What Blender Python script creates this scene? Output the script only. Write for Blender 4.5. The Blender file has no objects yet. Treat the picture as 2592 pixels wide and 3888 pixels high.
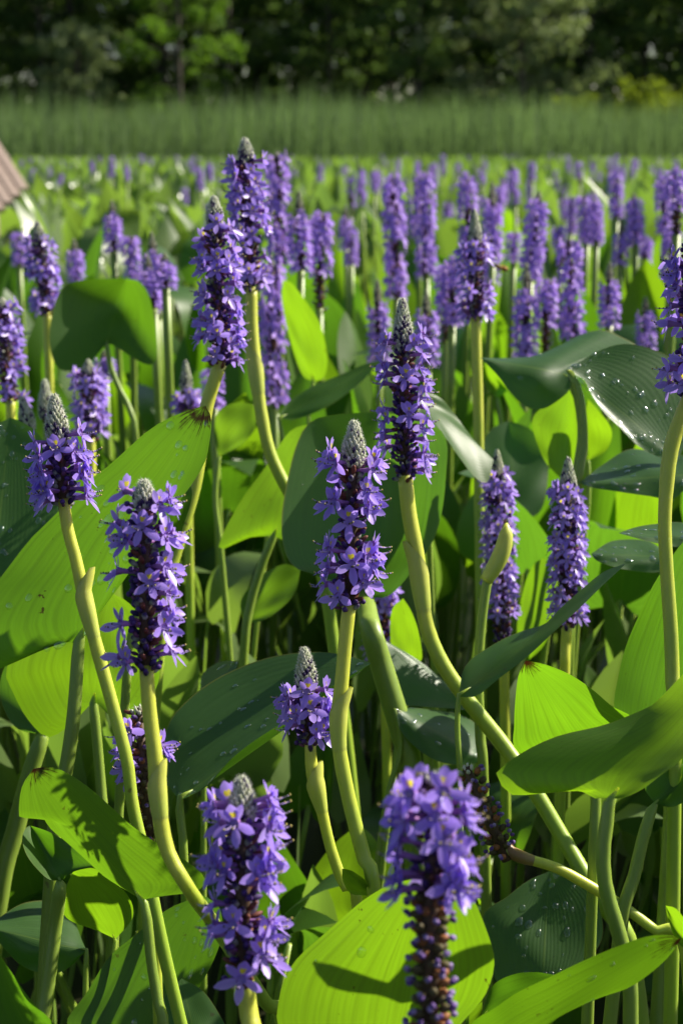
import bpy, math, random
import numpy as np
from mathutils import Vector, Matrix

random.seed(7)
rng = np.random.default_rng(11)
scene = bpy.context.scene
col = scene.collection
PI = math.pi

# ------------------------------------------------------------------ camera, sky, sun
PW, PH = 2592.0, 3888.0          # pixels of the photograph
FPX = 6102.0                     # focal length in those pixels
HORIZON = 560.0
CAMZ = 0.90                      # camera height above the water
PITCH = math.atan((PH / 2 - HORIZON) / FPX)
cam_d = bpy.data.cameras.new('camera')
cam = bpy.data.objects.new('camera', cam_d)
col.objects.link(cam)
cam.location = (0, 0, CAMZ)
cam.rotation_euler = (PI / 2 - PITCH, 0, 0)
cam_d.sensor_fit = 'VERTICAL'
cam_d.sensor_height = 22.3
cam_d.lens = FPX / PH * 22.3
cam_d.clip_start = 0.05
cam_d.clip_end = 600
cam_d.dof.use_dof = True
cam_d.dof.focus_distance = 1.04
cam_d.dof.aperture_fstop = 6.3
scene.camera = cam

SUN_AZ, SUN_EL = math.radians(64), math.radians(38)
SUN = Vector((math.sin(SUN_AZ) * math.cos(SUN_EL), math.cos(SUN_AZ) * math.cos(SUN_EL), math.sin(SUN_EL)))
world = bpy.data.worlds.new('World')
scene.world = world
world.use_nodes = True
wn = world.node_tree
sky = wn.nodes.new('ShaderNodeTexSky')
sky.sky_type = 'NISHITA'
sky.sun_disc = False
sky.sun_elevation = SUN_EL
sky.sun_rotation = SUN_AZ
wn.links.new(sky.outputs[0], wn.nodes['Background'].inputs[0])
wn.nodes['Background'].inputs[1].default_value = 0.056
sun_d = bpy.data.lights.new('sun', 'SUN')
sun_d.energy = 5.0
sun_d.angle = math.radians(0.53)
sun_d.color = (1.0, 0.93, 0.80)
sun = bpy.data.objects.new('sun', sun_d)
col.objects.link(sun)
sun.rotation_euler = SUN.to_track_quat('Z', 'Y').to_euler()
sun.location = (8, 6, 12)
scene.view_settings.view_transform = 'Standard'
scene.view_settings.look = 'None'
scene.view_settings.gamma = 1
scene.view_settings.exposure = 0.95
scene.cycles.use_denoising = True
scene.cycles.max_bounces = 8
scene.cycles.transparent_max_bounces = 12
scene.cycles.caustics_reflective = False
scene.cycles.caustics_refractive = False

CF = Vector((0, math.cos(PITCH), -math.sin(PITCH)))
CU = Vector((0, math.sin(PITCH), math.cos(PITCH)))
CR = Vector((1, 0, 0))
CP = Vector((0, 0, CAMZ))


def P(x, y, d):
    """point seen at photo pixel (x, y), d metres in front of the camera"""
    d, x, y = float(d), float(x), float(y)
    return CP + d * (CF + CR * ((x - PW / 2) / FPX) + CU * ((PH / 2 - y) / FPX))


# ------------------------------------------------------------------ materials
def new_mat(name):
    m = bpy.data.materials.new(name)
    m.use_nodes = True
    nt = m.node_tree
    nt.nodes.clear()
    out = nt.nodes.new('ShaderNodeOutputMaterial')
    return m, nt, out


class NT:
    def __init__(s, nt): s.nt = nt
    def n(s, t, **kw):
        nd = s.nt.nodes.new(t)
        for k, v in kw.items(): setattr(nd, k, v)
        return nd
    def l(s, a, b): s.nt.links.new(a, b)
    def val(s, sock, x):
        if hasattr(x, 'is_linked') or isinstance(x, bpy.types.NodeSocket): s.l(x, sock)
        else: sock.default_value = x
    def math(s, op, a, b=0.0, c=None, clamp=False):
        nd = s.n('ShaderNodeMath', operation=op, use_clamp=clamp)
        s.val(nd.inputs[0], a); s.val(nd.inputs[1], b)
        if c is not None: s.val(nd.inputs[2], c)
        return nd.outputs[0]
    def mix(s, f, a, b):
        nd = s.n('ShaderNodeMix', data_type='RGBA')
        s.val(nd.inputs[0], f)
        for sk, x in ((nd.inputs[6], a), (nd.inputs[7], b)):
            if isinstance(x, tuple): sk.default_value = x if len(x) == 4 else (*x, 1)
            else: s.l(x, sk)
        return nd.outputs[2]
    def ramp(s, f, lo, hi, a=0.0, b=1.0):
        nd = s.n('ShaderNodeMapRange', interpolation_type='SMOOTHSTEP')
        s.val(nd.inputs[0], f)
        for i, x in enumerate((lo, hi, a, b)): nd.inputs[i + 1].default_value = x
        return nd.outputs[0]
    def noise(s, vec, scale, detail=3.0, rough=0.55):
        nd = s.n('ShaderNodeTexNoise')
        if vec is not None: s.l(vec, nd.inputs['Vector'])
        nd.inputs['Scale'].default_value = scale
        nd.inputs['Detail'].default_value = detail
        nd.inputs['Roughness'].default_value = rough
        return nd.outputs['Fac']
    def uv(s):
        nd = s.n('ShaderNodeUVMap')
        sp = s.n('ShaderNodeSeparateXYZ')
        s.l(nd.outputs[0], sp.inputs[0])
        return sp.outputs[0], sp.outputs[1], nd.outputs[0]


def leaf_mat(name, base_a, base_b, trans, mixf=0.5, rough=0.43, veins=30.0, tip=0.0, spots=0.5, use_col=False, wet=0.0, spec=0.5):
    m, nt, out = new_mat(name)
    g = NT(nt)
    u, v, uv = g.uv()
    if use_col:
        at = g.n('ShaderNodeAttribute', attribute_name='Col')
        sp = g.n('ShaderNodeSeparateColor'); g.l(at.outputs['Color'], sp.inputs[0])
        rnd = sp.outputs[0]
    else:
        rnd = g.n('ShaderNodeObjectInfo').outputs['Random']
    geo = g.n('ShaderNodeTexCoord').outputs['Object']
    big = g.noise(geo, 14.0, 3.0)
    fac = g.math('ADD', g.math('MULTIPLY', rnd, 0.6), g.math('MULTIPLY', big, 0.5), clamp=True)
    c = g.mix(fac, base_a, base_b)
    tc = g.mix(fac, trans, tuple(x * y for x, y in zip(trans, (0.72, 0.86, 0.9))))
    nrm = None
    if veins:
        # fine arcuate veins follow lines of constant u
        wob = g.noise(geo, 25.0, 2.0)
        w = g.math('SINE', g.math('ADD', g.math('MULTIPLY', u, veins * 2 * PI), g.math('MULTIPLY', wob, 3.0)))
        w01 = g.math('MULTIPLY_ADD', w, 0.5, 0.5)
        w2 = g.math('SINE', g.math('MULTIPLY', u, veins * 0.32 * 2 * PI))
        w2 = g.ramp(w2, 0.5, 1.0)
        sx = g.n('ShaderNodeCombineXYZ'); g.l(g.math('MULTIPLY', u, 70.0), sx.inputs[0]); g.l(g.math('MULTIPLY', v, 2.5), sx.inputs[1])
        streak = g.ramp(g.noise(sx.outputs[0], 1.0, 2.0), 0.38, 0.66)
        vein = g.math('ADD', g.math('MULTIPLY', w01, 0.14), g.math('ADD', g.math('MULTIPLY', w2, 0.13), g.math('MULTIPLY', streak, 0.30)))
        c = g.mix(vein, c, tuple(min(1, x * 1.5) for x in base_b))
        tc = g.mix(vein, tc, tuple(x * 0.45 for x in trans))
        mid = g.ramp(g.math('ABSOLUTE', g.math('SUBTRACT', u, 0.5)), 0.004, 0.016, 1.0, 0.0)
        c = g.mix(g.math('MULTIPLY', mid, 0.5), c, (0.12, 0.2, 0.03))
        bump = g.n('ShaderNodeBump')
        bump.inputs['Strength'].default_value = 0.25
        bump.inputs['Distance'].default_value = 0.0006
        hgt = g.math('ADD', g.math('MULTIPLY', w01, 0.4), g.math('MULTIPLY', g.noise(geo, 60.0, 2.0), 0.9 + wet))
        g.l(hgt, bump.inputs['Height'])
        nrm = bump.outputs[0]
        # small brown specks and old scars
        sn = g.noise(geo, 220.0, 2.0)
        gate = g.ramp(g.noise(geo, 18.0, 1.0), 0.45, 0.7)
        spk = g.math('MULTIPLY', g.ramp(sn, 0.70, 0.75), g.math('MULTIPLY', gate, spots))
        scar = g.math('MULTIPLY', g.ramp(g.noise(geo, 55.0, 4.0, 0.7), 0.70, 0.73), spots)
        spk = g.math('MAXIMUM', spk, scar)
        c = g.mix(spk, c, (0.05, 0.02, 0.008))
        tc = g.mix(spk, tc, (0.06, 0.025, 0.005))
        edge = g.ramp(g.math('ABSOLUTE', g.math('SUBTRACT', u, 0.5)), 0.488, 0.5)
        c = g.mix(g.math('MULTIPLY', edge, 0.7), c, (0.22, 0.2, 0.03))
        if tip:
            jag = g.math('ADD', v, g.math('MULTIPLY', g.math('SUBTRACT', g.noise(geo, 90.0, 3.0), 0.5), 0.16))
            jag = g.math('ADD', jag, g.math('MULTIPLY', g.math('SUBTRACT', streak, 0.5), 0.05))
            tf = g.ramp(jag, 1.0 - tip, 1.0 - tip * 0.45)
            c = g.mix(tf, c, (0.025, 0.01, 0.004))
            tc = g.mix(tf, tc, (0.03, 0.008, 0.002))
    pb = g.n('ShaderNodeBsdfPrincipled')
    g.l(c, pb.inputs['Base Color'])
    pb.inputs['Roughness'].default_value = rough
    pb.inputs['Specular IOR Level'].default_value = spec
    if wet:
        pb.inputs['Coat Weight'].default_value = wet
        pb.inputs['Coat Roughness'].default_value = 0.12
    tr = g.n('ShaderNodeBsdfTranslucent')
    g.l(tc, tr.inputs[0])
    if nrm: g.l(nrm, pb.inputs['Normal'])
    mx = g.n('ShaderNodeMixShader')
    mx.inputs[0].default_value = mixf
    g.l(pb.outputs[0], mx.inputs[1]); g.l(tr.outputs[0], mx.inputs[2])
    g.l(mx.outputs[0], out.inputs[0])
    return m


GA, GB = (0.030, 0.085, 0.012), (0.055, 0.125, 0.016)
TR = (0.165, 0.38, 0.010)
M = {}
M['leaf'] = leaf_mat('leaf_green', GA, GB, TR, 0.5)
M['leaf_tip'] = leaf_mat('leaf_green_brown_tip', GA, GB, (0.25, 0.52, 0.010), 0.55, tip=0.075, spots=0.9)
M['leaf_tip_shaded'] = leaf_mat('leaf_shaded_brown_tip', GA, GB, (0.20, 0.41, 0.010), 0.5, tip=0.075, spots=1.0)  # dimmer brown-tipped copy, shade put into its transmission colour
M['leaf_bright'] = leaf_mat('leaf_bright_green', (0.05, 0.12, 0.014), (0.075, 0.15, 0.016), (0.31, 0.56, 0.010), 0.57, spots=0.8)  # yellower, more translucent green than the plain leaf
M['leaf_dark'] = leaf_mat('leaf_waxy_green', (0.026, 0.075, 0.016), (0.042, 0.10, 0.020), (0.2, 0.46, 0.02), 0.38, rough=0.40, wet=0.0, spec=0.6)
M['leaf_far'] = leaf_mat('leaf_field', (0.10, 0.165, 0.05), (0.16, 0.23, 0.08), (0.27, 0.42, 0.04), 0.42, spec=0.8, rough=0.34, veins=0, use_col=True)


def stem_mat(name, top, low, split=0.45, w=0.25):
    m, nt, out = new_mat(name)
    g = NT(nt)
    u, v, uv = g.uv()
    geo = g.n('ShaderNodeTexCoord').outputs['Object']
    mp = g.n('ShaderNodeMapping'); mp.inputs['Scale'].default_value = (300, 300, 12)
    g.l(geo, mp.inputs[0])
    st = g.noise(mp.outputs[0], 1.0, 3.0)
    f = g.ramp(g.math('ADD', v, g.math('MULTIPLY', g.math('SUBTRACT', g.noise(geo, 20.0), 0.5), 0.3)), split - w, split + w)
    c = g.mix(f, low, top)
    c = g.mix(g.math('MULTIPLY', st, 0.5), c, tuple(x * 0.6 for x in low))
    sc = g.ramp(g.noise(geo, 120.0, 2.0), 0.72, 0.78)
    c = g.mix(g.math('MULTIPLY', sc, 0.6), c, (0.09, 0.05, 0.02))
    pb = g.n('ShaderNodeBsdfPrincipled')
    g.l(c, pb.inputs['Base Color'])
    pb.inputs['Roughness'].default_value = 0.42
    pb.inputs['Subsurface Weight'].default_value = 0.7
    pb.inputs['Subsurface Radius'].default_value = (1.0, 1.0, 0.3)
    pb.inputs['Subsurface Scale'].default_value = 0.008
    bp = g.n('ShaderNodeBump'); bp.inputs['Strength'].default_value = 0.25; bp.inputs['Distance'].default_value = 0.0005
    g.l(st, bp.inputs['Height']); g.l(bp.outputs[0], pb.inputs['Normal'])
    g.l(pb.outputs[0], out.inputs[0])
    return m


M['stem'] = stem_mat('flower_stalk', (0.60, 0.61, 0.08), (0.31, 0.45, 0.05), 0.82, 0.16)
M['petiole'] = stem_mat('leaf_stalk', (0.24, 0.34, 0.05), (0.17, 0.28, 0.045))
M['sheath'] = stem_mat('sheath', (0.58, 0.60, 0.12), (0.48, 0.55, 0.10))
M['sheath_dry'] = stem_mat('dry_sheath', (0.25, 0.13, 0.05), (0.30, 0.20, 0.07))


def col_mat(name, rough=0.6, transl=0.0, sss=0.0, spec=0.3):
    m, nt, out = new_mat(name)
    g = NT(nt)
    at = g.n('ShaderNodeAttribute', attribute_name='Col')
    geo = g.n('ShaderNodeTexCoord').outputs['Object']
    ns = g.noise(geo, 260.0, 2.0)
    c = g.mix(g.math('MULTIPLY', g.ramp(ns, 0.35, 0.7), 0.25), at.outputs['Color'], (0.02, 0.015, 0.02))
    pb = g.n('ShaderNodeBsdfPrincipled')
    g.l(c, pb.inputs['Base Color'])
    pb.inputs['Roughness'].default_value = rough
    pb.inputs['Specular IOR Level'].default_value = spec
    if transl:
        tr = g.n('ShaderNodeBsdfTranslucent'); g.l(at.outputs['Color'], tr.inputs[0])
        mx = g.n('ShaderNodeMixShader'); mx.inputs[0].default_value = transl
        g.l(pb.outputs[0], mx.inputs[1]); g.l(tr.outputs[0], mx.inputs[2]); g.l(mx.outputs[0], out.inputs[0])
    else:
        g.l(pb.outputs[0], out.inputs[0])
    return m


M['buds'] = col_mat('bud_colours', 0.65)
M['hair'] = col_mat('pale_hair', 0.6, 0.5)
M['spike_far'] = col_mat('spike_colours', 0.55, 0.35)


def petal_mat(name, spot):
    m, nt, out = new_mat(name)
    g = NT(nt)
    u, v, uv = g.uv()
    rnd = g.n('ShaderNodeObjectInfo').outputs['Random']
    geo = g.n('ShaderNodeTexCoord').outputs['Object']
    c = g.mix(rnd, (0.40, 0.245, 0.90), (0.52, 0.36, 0.96))
    c = g.mix(g.ramp(v, 0.0, 0.35, 0.75, 0.0), c, (0.64, 0.42, 0.86))
    au = g.math('ABSOLUTE', g.math('SUBTRACT', u, 0.5))
    c = g.mix(g.math('MULTIPLY', g.ramp(au, 0.0, 0.12, 1.0, 0.0), 0.3), c, (0.28, 0.15, 0.78))
    vn = g.math('MULTIPLY_ADD', g.math('SINE', g.math('MULTIPLY', u, 50.0)), 0.5, 0.5)
    c = g.mix(g.math('MULTIPLY', vn, 0.18), c, (0.60, 0.47, 0.98))
    if spot:
        a = g.math('DIVIDE', g.math('SUBTRACT', au, 0.15), 0.19)
        b = g.math('DIVIDE', g.math('SUBTRACT', v, 0.42), 0.16)
        r = g.math('ADD', g.math('MULTIPLY', a, a), g.math('MULTIPLY', b, b))
        c = g.mix(g.ramp(r, 0.8, 1.2, 1.0, 0.0), c, (0.88, 0.78, 0.05))
    pb = g.n('ShaderNodeBsdfPrincipled')
    g.l(c, pb.inputs['Base Color'])
    pb.inputs['Roughness'].default_value = 0.36
    pb.inputs['Sheen Weight'].default_value = 0.2
    tr = g.n('ShaderNodeBsdfTranslucent'); g.l(c, tr.inputs[0])
    mx = g.n('ShaderNodeMixShader'); mx.inputs[0].default_value = 0.5
    g.l(pb.outputs[0], mx.inputs[1]); g.l(tr.outputs[0], mx.inputs[2]); g.l(mx.outputs[0], out.inputs[0])
    return m


M['petal'] = petal_mat('petal_violet', False)
M['petal_spot'] = petal_mat('petal_violet_yellow_spot', True)


def drop_mat():
    m, nt, out = new_mat('water_drop')
    g = NT(nt)
    fr = g.n('ShaderNodeLayerWeight'); fr.inputs['Blend'].default_value = 0.5
    gl = g.n('ShaderNodeBsdfGlossy'); gl.inputs['Roughness'].default_value = 0.08
    tr = g.n('ShaderNodeBsdfTransparent'); tr.inputs[0].default_value = (0.93, 0.98, 0.93, 1)
    mx = g.n('ShaderNodeMixShader')
    g.l(g.math('MULTIPLY_ADD', g.math('POWER', fr.outputs['Facing'], 1.6), 0.85, 0.07), mx.inputs[0]); g.l(tr.outputs[0], mx.inputs[1]); g.l(gl.outputs[0], mx.inputs[2])
    g.l(mx.outputs[0], out.inputs[0])
    return m


M['drop'] = drop_mat()


def simple_mat(name, fn):
    m, nt, out = new_mat(name)
    g = NT(nt)
    pb = g.n('ShaderNodeBsdfPrincipled')
    fn(g, pb)
    g.l(pb.outputs[0], out.inputs[0])
    return m


def _water(g, pb):
    geo = g.n('ShaderNodeTexCoord').outputs['Object']
    c = g.mix(g.noise(geo, 3.0), (0.008, 0.010, 0.005), (0.018, 0.018, 0.008))
    g.l(c, pb.inputs['Base Color'])
    pb.inputs['Roughness'].default_value = 0.3
    pb.inputs['Specular IOR Level'].default_value = 0.2
    bp = g.n('ShaderNodeBump'); bp.inputs['Strength'].default_value = 0.03; bp.inputs['Distance'].default_value = 0.02
    g.l(g.noise(geo, 9.0, 2.0), bp.inputs['Height']); g.l(bp.outputs[0], pb.inputs['Normal'])
def _ground(g, pb):
    geo = g.n('ShaderNodeTexCoord').outputs['Object']
    c = g.mix(g.noise(geo, 0.7, 6.0), (0.03, 0.045, 0.015), (0.06, 0.07, 0.025))
    g.l(c, pb.inputs['Base Color']); pb.inputs['Roughness'].default_value = 0.9
def _bark(g, pb):
    geo = g.n('ShaderNodeTexCoord').outputs['Object']
    mp = g.n('ShaderNodeMapping'); mp.inputs['Scale'].default_value = (14, 14, 2); g.l(geo, mp.inputs[0])
    c = g.mix(g.noise(mp.outputs[0], 1.0, 5.0), (0.035, 0.028, 0.02), (0.12, 0.10, 0.075))
    g.l(c, pb.inputs['Base Color']); pb.inputs['Roughness'].default_value = 0.9
def _wood(g, pb):
    geo = g.n('ShaderNodeTexCoord').outputs['Object']
    mp = g.n('ShaderNodeMapping'); mp.inputs['Scale'].default_value = (2.5, 45, 45); g.l(geo, mp.inputs[0])
    rnd = g.n('ShaderNodeObjectInfo').outputs['Random']
    c = g.mix(g.noise(mp.outputs[0], 1.0, 5.0), (0.26, 0.18, 0.14), (0.48, 0.36, 0.29))
    c = g.mix(g.math('MULTIPLY', rnd, 0.4), c, (0.34, 0.27, 0.23))
    g.l(c, pb.inputs['Base Color']); pb.inputs['Roughness'].default_value = 0.8
def _wing(g, pb):
    pb.inputs['Base Color'].default_value = (0.55, 0.48, 0.36, 1); pb.inputs['Roughness'].default_value = 0.25
    pb.inputs['Alpha'].default_value = 0.5


M['water'] = simple_mat('marsh_water', _water)
M['ground'] = simple_mat('marsh_ground', _ground)
M['bark'] = simple_mat('bark', _bark)
M['wood'] = simple_mat('weathered_wood', _wood)
M['wing'] = simple_mat('bee_wing', _wing)


def foliage_mat(name, a, b, trans, mixf=0.4, rough=0.6, spec=0.12):
    m, nt, out = new_mat(name)
    g = NT(nt)
    at = g.n('ShaderNodeAttribute', attribute_name='Col')
    sp = g.n('ShaderNodeSeparateColor'); g.l(at.outputs['Color'], sp.inputs[0])
    c = g.mix(sp.outputs[0], a, b)
    tc = g.mix(sp.outputs[0], tuple(x * 0.7 for x in trans), trans)
    pb = g.n('ShaderNodeBsdfPrincipled'); g.l(c, pb.inputs['Base Color'])
    pb.inputs['Roughness'].default_value = rough
    pb.inputs['Specular IOR Level'].default_value = spec
    tr = g.n('ShaderNodeBsdfTranslucent'); g.l(tc, tr.inputs[0])
    mx = g.n('ShaderNodeMixShader'); mx.inputs[0].default_value = mixf
    g.l(pb.outputs[0], mx.inputs[1]); g.l(tr.outputs[0], mx.inputs[2]); g.l(mx.outputs[0], out.inputs[0])
    return m


M['cattail'] = foliage_mat('cattail_blade', (0.05, 0.09, 0.035), (0.15, 0.21, 0.10), (0.20, 0.33, 0.09), 0.38)
M['crown'] = foliage_mat('tree_leaf', (0.065, 0.115, 0.035), (0.12, 0.18, 0.055), (0.20, 0.34, 0.05), 0.45)
M['crown_pale'] = foliage_mat('willow_leaf', (0.16, 0.21, 0.10), (0.24, 0.29, 0.14), (0.32, 0.42, 0.12), 0.4)
M['crown_green'] = foliage_mat('maple_leaf', (0.07, 0.14, 0.02), (0.11, 0.20, 0.03), (0.24, 0.46, 0.03), 0.45)
M['crown_yellow'] = foliage_mat('yellow_green_leaf', (0.08, 0.13, 0.014), (0.13, 0.18, 0.018), (0.34, 0.46, 0.02), 0.45)


# ------------------------------------------------------------------ mesh helpers
def make_mesh(name, V, F, uv=None, colr=None, smooth=True):
    """V (n,3), F list of faces or (m,k) array; uv/colr per vertex"""
    me = bpy.data.meshes.new(name)
    if isinstance(F, np.ndarray):
        V = np.asarray(V, dtype=np.float32)
        m, k = F.shape
        me.vertices.add(len(V)); me.vertices.foreach_set('co', V.ravel())
        me.loops.add(m * k); me.loops.foreach_set('vertex_index', F.astype(np.int32).ravel())
        me.polygons.add(m)
        me.polygons.foreach_set('loop_start', np.arange(0, m * k, k, dtype=np.int32))
        me.update(calc_edges=True)
    else:
        me.from_pydata([tuple(v) for v in V], [], F)
    if uv is not None:
        lay = me.uv_layers.new(name='UVMap')
        li = np.empty(len(me.loops), dtype=np.int32); me.loops.foreach_get('vertex_index', li)
        lay.data.foreach_set('uv', np.asarray(uv, dtype=np.float32)[li].ravel())
    if colr is not None:
        ca = me.color_attributes.new('Col', 'FLOAT_COLOR', 'POINT')
        c = np.ones((len(V), 4), dtype=np.float32); c[:, :3] = np.asarray(colr, dtype=np.float32).reshape(-1, 3)
        ca.data.foreach_set('color', c.ravel())
    me.polygons.foreach_set('use_smooth', np.full(len(me.polygons), smooth, dtype=bool))
    me.update()
    return me


class MB:
    def __init__(s): s.v, s.f, s.uv, s.c = [], [], [], []
    def add(s, V, F, uv=None, c=(1, 1, 1)):
        o = len(s.v)
        s.v.extend([tuple(p) for p in V])
        s.f.extend([tuple(i + o for i in f) for f in F])
        s.uv.extend(uv if uv is not None else [(0, 0)] * len(V))
        s.c.extend(c if isinstance(c, list) else [c] * len(V))
    def mesh(s, name, origin=(0, 0, 0), smooth=True):
        V = np.array(s.v, dtype=np.float64).reshape(-1, 3) - np.array(origin)
        return make_mesh(name, V, s.f, s.uv, s.c, smooth)


def link(name, me, mat, parent=None):
    o = bpy.data.objects.new(name, me)
    col.objects.link(o)
    if me is not None and mat is not None and not me.materials: me.materials.append(mat)
    if parent is not None: o.parent = parent
    return o


def empty(name, loc=(0, 0, 0)):
    o = bpy.data.objects.new(name, None)
    o.empty_display_size = 0.02
    o.location = loc
    col.objects.link(o)
    return o


def tag(o, label=None, cat=None, group=None, kind=None):
    for k, v in (('label', label), ('category', cat), ('group', group), ('kind', kind)):
        if v: o[k] = v
    return o


def crom(pts, n):
    """Catmull-Rom through pts (k-dim), n samples evenly spaced by arc length"""
    p = np.array(pts, dtype=float)
    if len(p) == 2:
        t = np.linspace(0, 1, n)[:, None]
        return p[0] * (1 - t) + p[1] * t
    q = np.vstack([2 * p[0] - p[1], p, 2 * p[-1] - p[-2]])
    out = []
    for i in range(1, len(q) - 2):
        t = np.linspace(0, 1, 12, endpoint=False)[:, None]
        a, b, c, d = q[i - 1], q[i], q[i + 1], q[i + 2]
        out.append(0.5 * (2 * b + (c - a) * t + (2 * a - 5 * b + 4 * c - d) * t ** 2 + (3 * b - a - 3 * c + d) * t ** 3))
    out.append(p[-1:])
    o = np.vstack(out)
    s = np.concatenate([[0], np.cumsum(np.linalg.norm(np.diff(o, axis=0), axis=1))])
    w = np.linspace(0, s[-1], n)
    return np.stack([np.interp(w, s, o[:, k]) for k in range(o.shape[1])], axis=1)


def grid_faces(nv, nu):
    f = []
    for j in range(nv - 1):
        for i in range(nu - 1):
            a = j * nu + i
            f.append((a, a + 1, a + nu + 1, a + nu))
    return f


def tube(mb, pts, radii, sides=10, c=(1, 1, 1), cap=True, flip_v=False):
    """tube along 3-D pts; uv = (around, 0 at first .. 1 at last)"""
    pts = [Vector(p) for p in pts]
    n = len(pts)
    ref = Vector((0.31, 0.9, 0.2))
    V, uv = [], []
    for i, p in enumerate(pts):
        t = (pts[min(i + 1, n - 1)] - pts[max(i - 1, 0)]).normalized()
        a = t.cross(ref).normalized(); b = t.cross(a)
        for k in range(sides):
            an = 2 * PI * k / sides
            V.append(p + (a * math.cos(an) + b * math.sin(an)) * radii[i])
            uv.append((k / sides, i / (n - 1)))
    F = []
    for i in range(n - 1):
        for k in range(sides):
            F.append((i * sides + k, i * sides + (k + 1) % sides, (i + 1) * sides + (k + 1) % sides, (i + 1) * sides + k))
    if cap:
        F.append(tuple(range(sides - 1, -1, -1))); F.append(tuple((n - 1) * sides + k for k in range(sides)))
    mb.add(V, F, uv, c)


def ellipsoid(mb, cen, axis, ln, rad, c, seg=6, rings=4, tipc=None):
    axis = Vector(axis).normalized()
    a = axis.orthogonal().normalized(); b = axis.cross(a)
    cen = Vector(cen)
    V, cc = [cen - axis * ln / 2], [c]
    for j in range(1, rings):
        th = PI * j / rings
        for k in range(seg):
            an = 2 * PI * k / seg
            V.append(cen - axis * (ln / 2 * math.cos(th)) + (a * math.cos(an) + b * math.sin(an)) * rad * math.sin(th))
            cc.append(tipc if (tipc and j >= rings - 1) else c)
    V.append(cen + axis * ln / 2); cc.append(tipc or c)
    F = []
    for k in range(seg):
        F.append((0, 1 + (k + 1) % seg, 1 + k))
        for j in range(rings - 2):
            F.append((1 + j * seg + k, 1 + j * seg + (k + 1) % seg, 1 + (j + 1) * seg + (k + 1) % seg, 1 + (j + 1) * seg + k))
        F.append((len(V) - 1, 1 + (rings - 2) * seg + k, 1 + (rings - 2) * seg + (k + 1) % seg))
    mb.add(V, F, None, cc)


def hairs(mb, base, direc, ln, w, c):
    d = Vector(direc).normalized()
    s = d.orthogonal().normalized() * w
    s.rotate(Matrix.Rotation(random.uniform(0, PI), 3, d))
    b = Vector(base)
    mb.add([b - s, b + s, b + d * ln], [(0, 1, 2)], None, c)


# ------------------------------------------------------------------ setting: water, ground
def plane_grid(name, x0, x1, y0, y1, nx, ny, zf, mat):
    V, F = [], []
    for j in range(ny + 1):
        for i in range(nx + 1):
            x = x0 + (x1 - x0) * i / nx; y = y0 + (y1 - y0) * j / ny
            V.append((x, y, zf(x, y)))
    o = link(name, make_mesh(name, V, grid_faces(ny + 1, nx + 1)), mat)
    tag(o, kind='structure')
    return o


def ground_z(x, y):
    t = min(1, max(0, (y - 44) / 6.0))
    return -0.25 + 0.5 * t * t * (3 - 2 * t) + (0.08 * math.sin(x * 0.7) * math.cos(y * 0.5) if y > 44 else 0)


plane_grid('ground', -260, 260, -20, 500, 80, 260, ground_z, M['ground'])
plane_grid('water', -60, 60, -12, 47.5, 4, 4, lambda x, y: 0.0, M['water'])

# ------------------------------------------------------------------ wood beyond the marsh
def foliage(centres, radii, per, size, rngl):
    """quads scattered in clumps; returns V,F,col arrays"""
    N = len(centres) * per
    c = np.repeat(np.array(centres), per, axis=0); r = np.repeat(np.array(radii), per)
    d = rngl.normal(size=(N, 3)); d /= np.linalg.norm(d, axis=1)[:, None]
    rad = rngl.random(N) ** 0.45
    p = c + d * (r * rad)[:, None] * np.array([1, 1, 0.72])
    nrm = d * 0.5 + rngl.normal(size=(N, 3)) * 0.6 + np.array([0, 0, 0.55])
    nrm /= np.linalg.norm(nrm, axis=1)[:, None]
    a = np.cross(nrm, rngl.normal(size=(N, 3))); a /= np.linalg.norm(a, axis=1)[:, None]
    b = np.cross(nrm, a)
    s = (size * (0.6 + 0.8 * rngl.random(N)))[:, None]
    V = np.stack([p - a * s, p + b * s * 0.45, p + a * s, p - b * s * 0.45], axis=1).reshape(-1, 3)
    F = np.arange(N * 4).reshape(N, 4)
    cl = np.repeat(np.clip(np.repeat(rngl.random(len(centres)), per) * 0.6 + rngl.random(N) * 0.4, 0, 1), 4)
    return V, F, np.stack([cl] * 3, axis=1)


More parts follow.
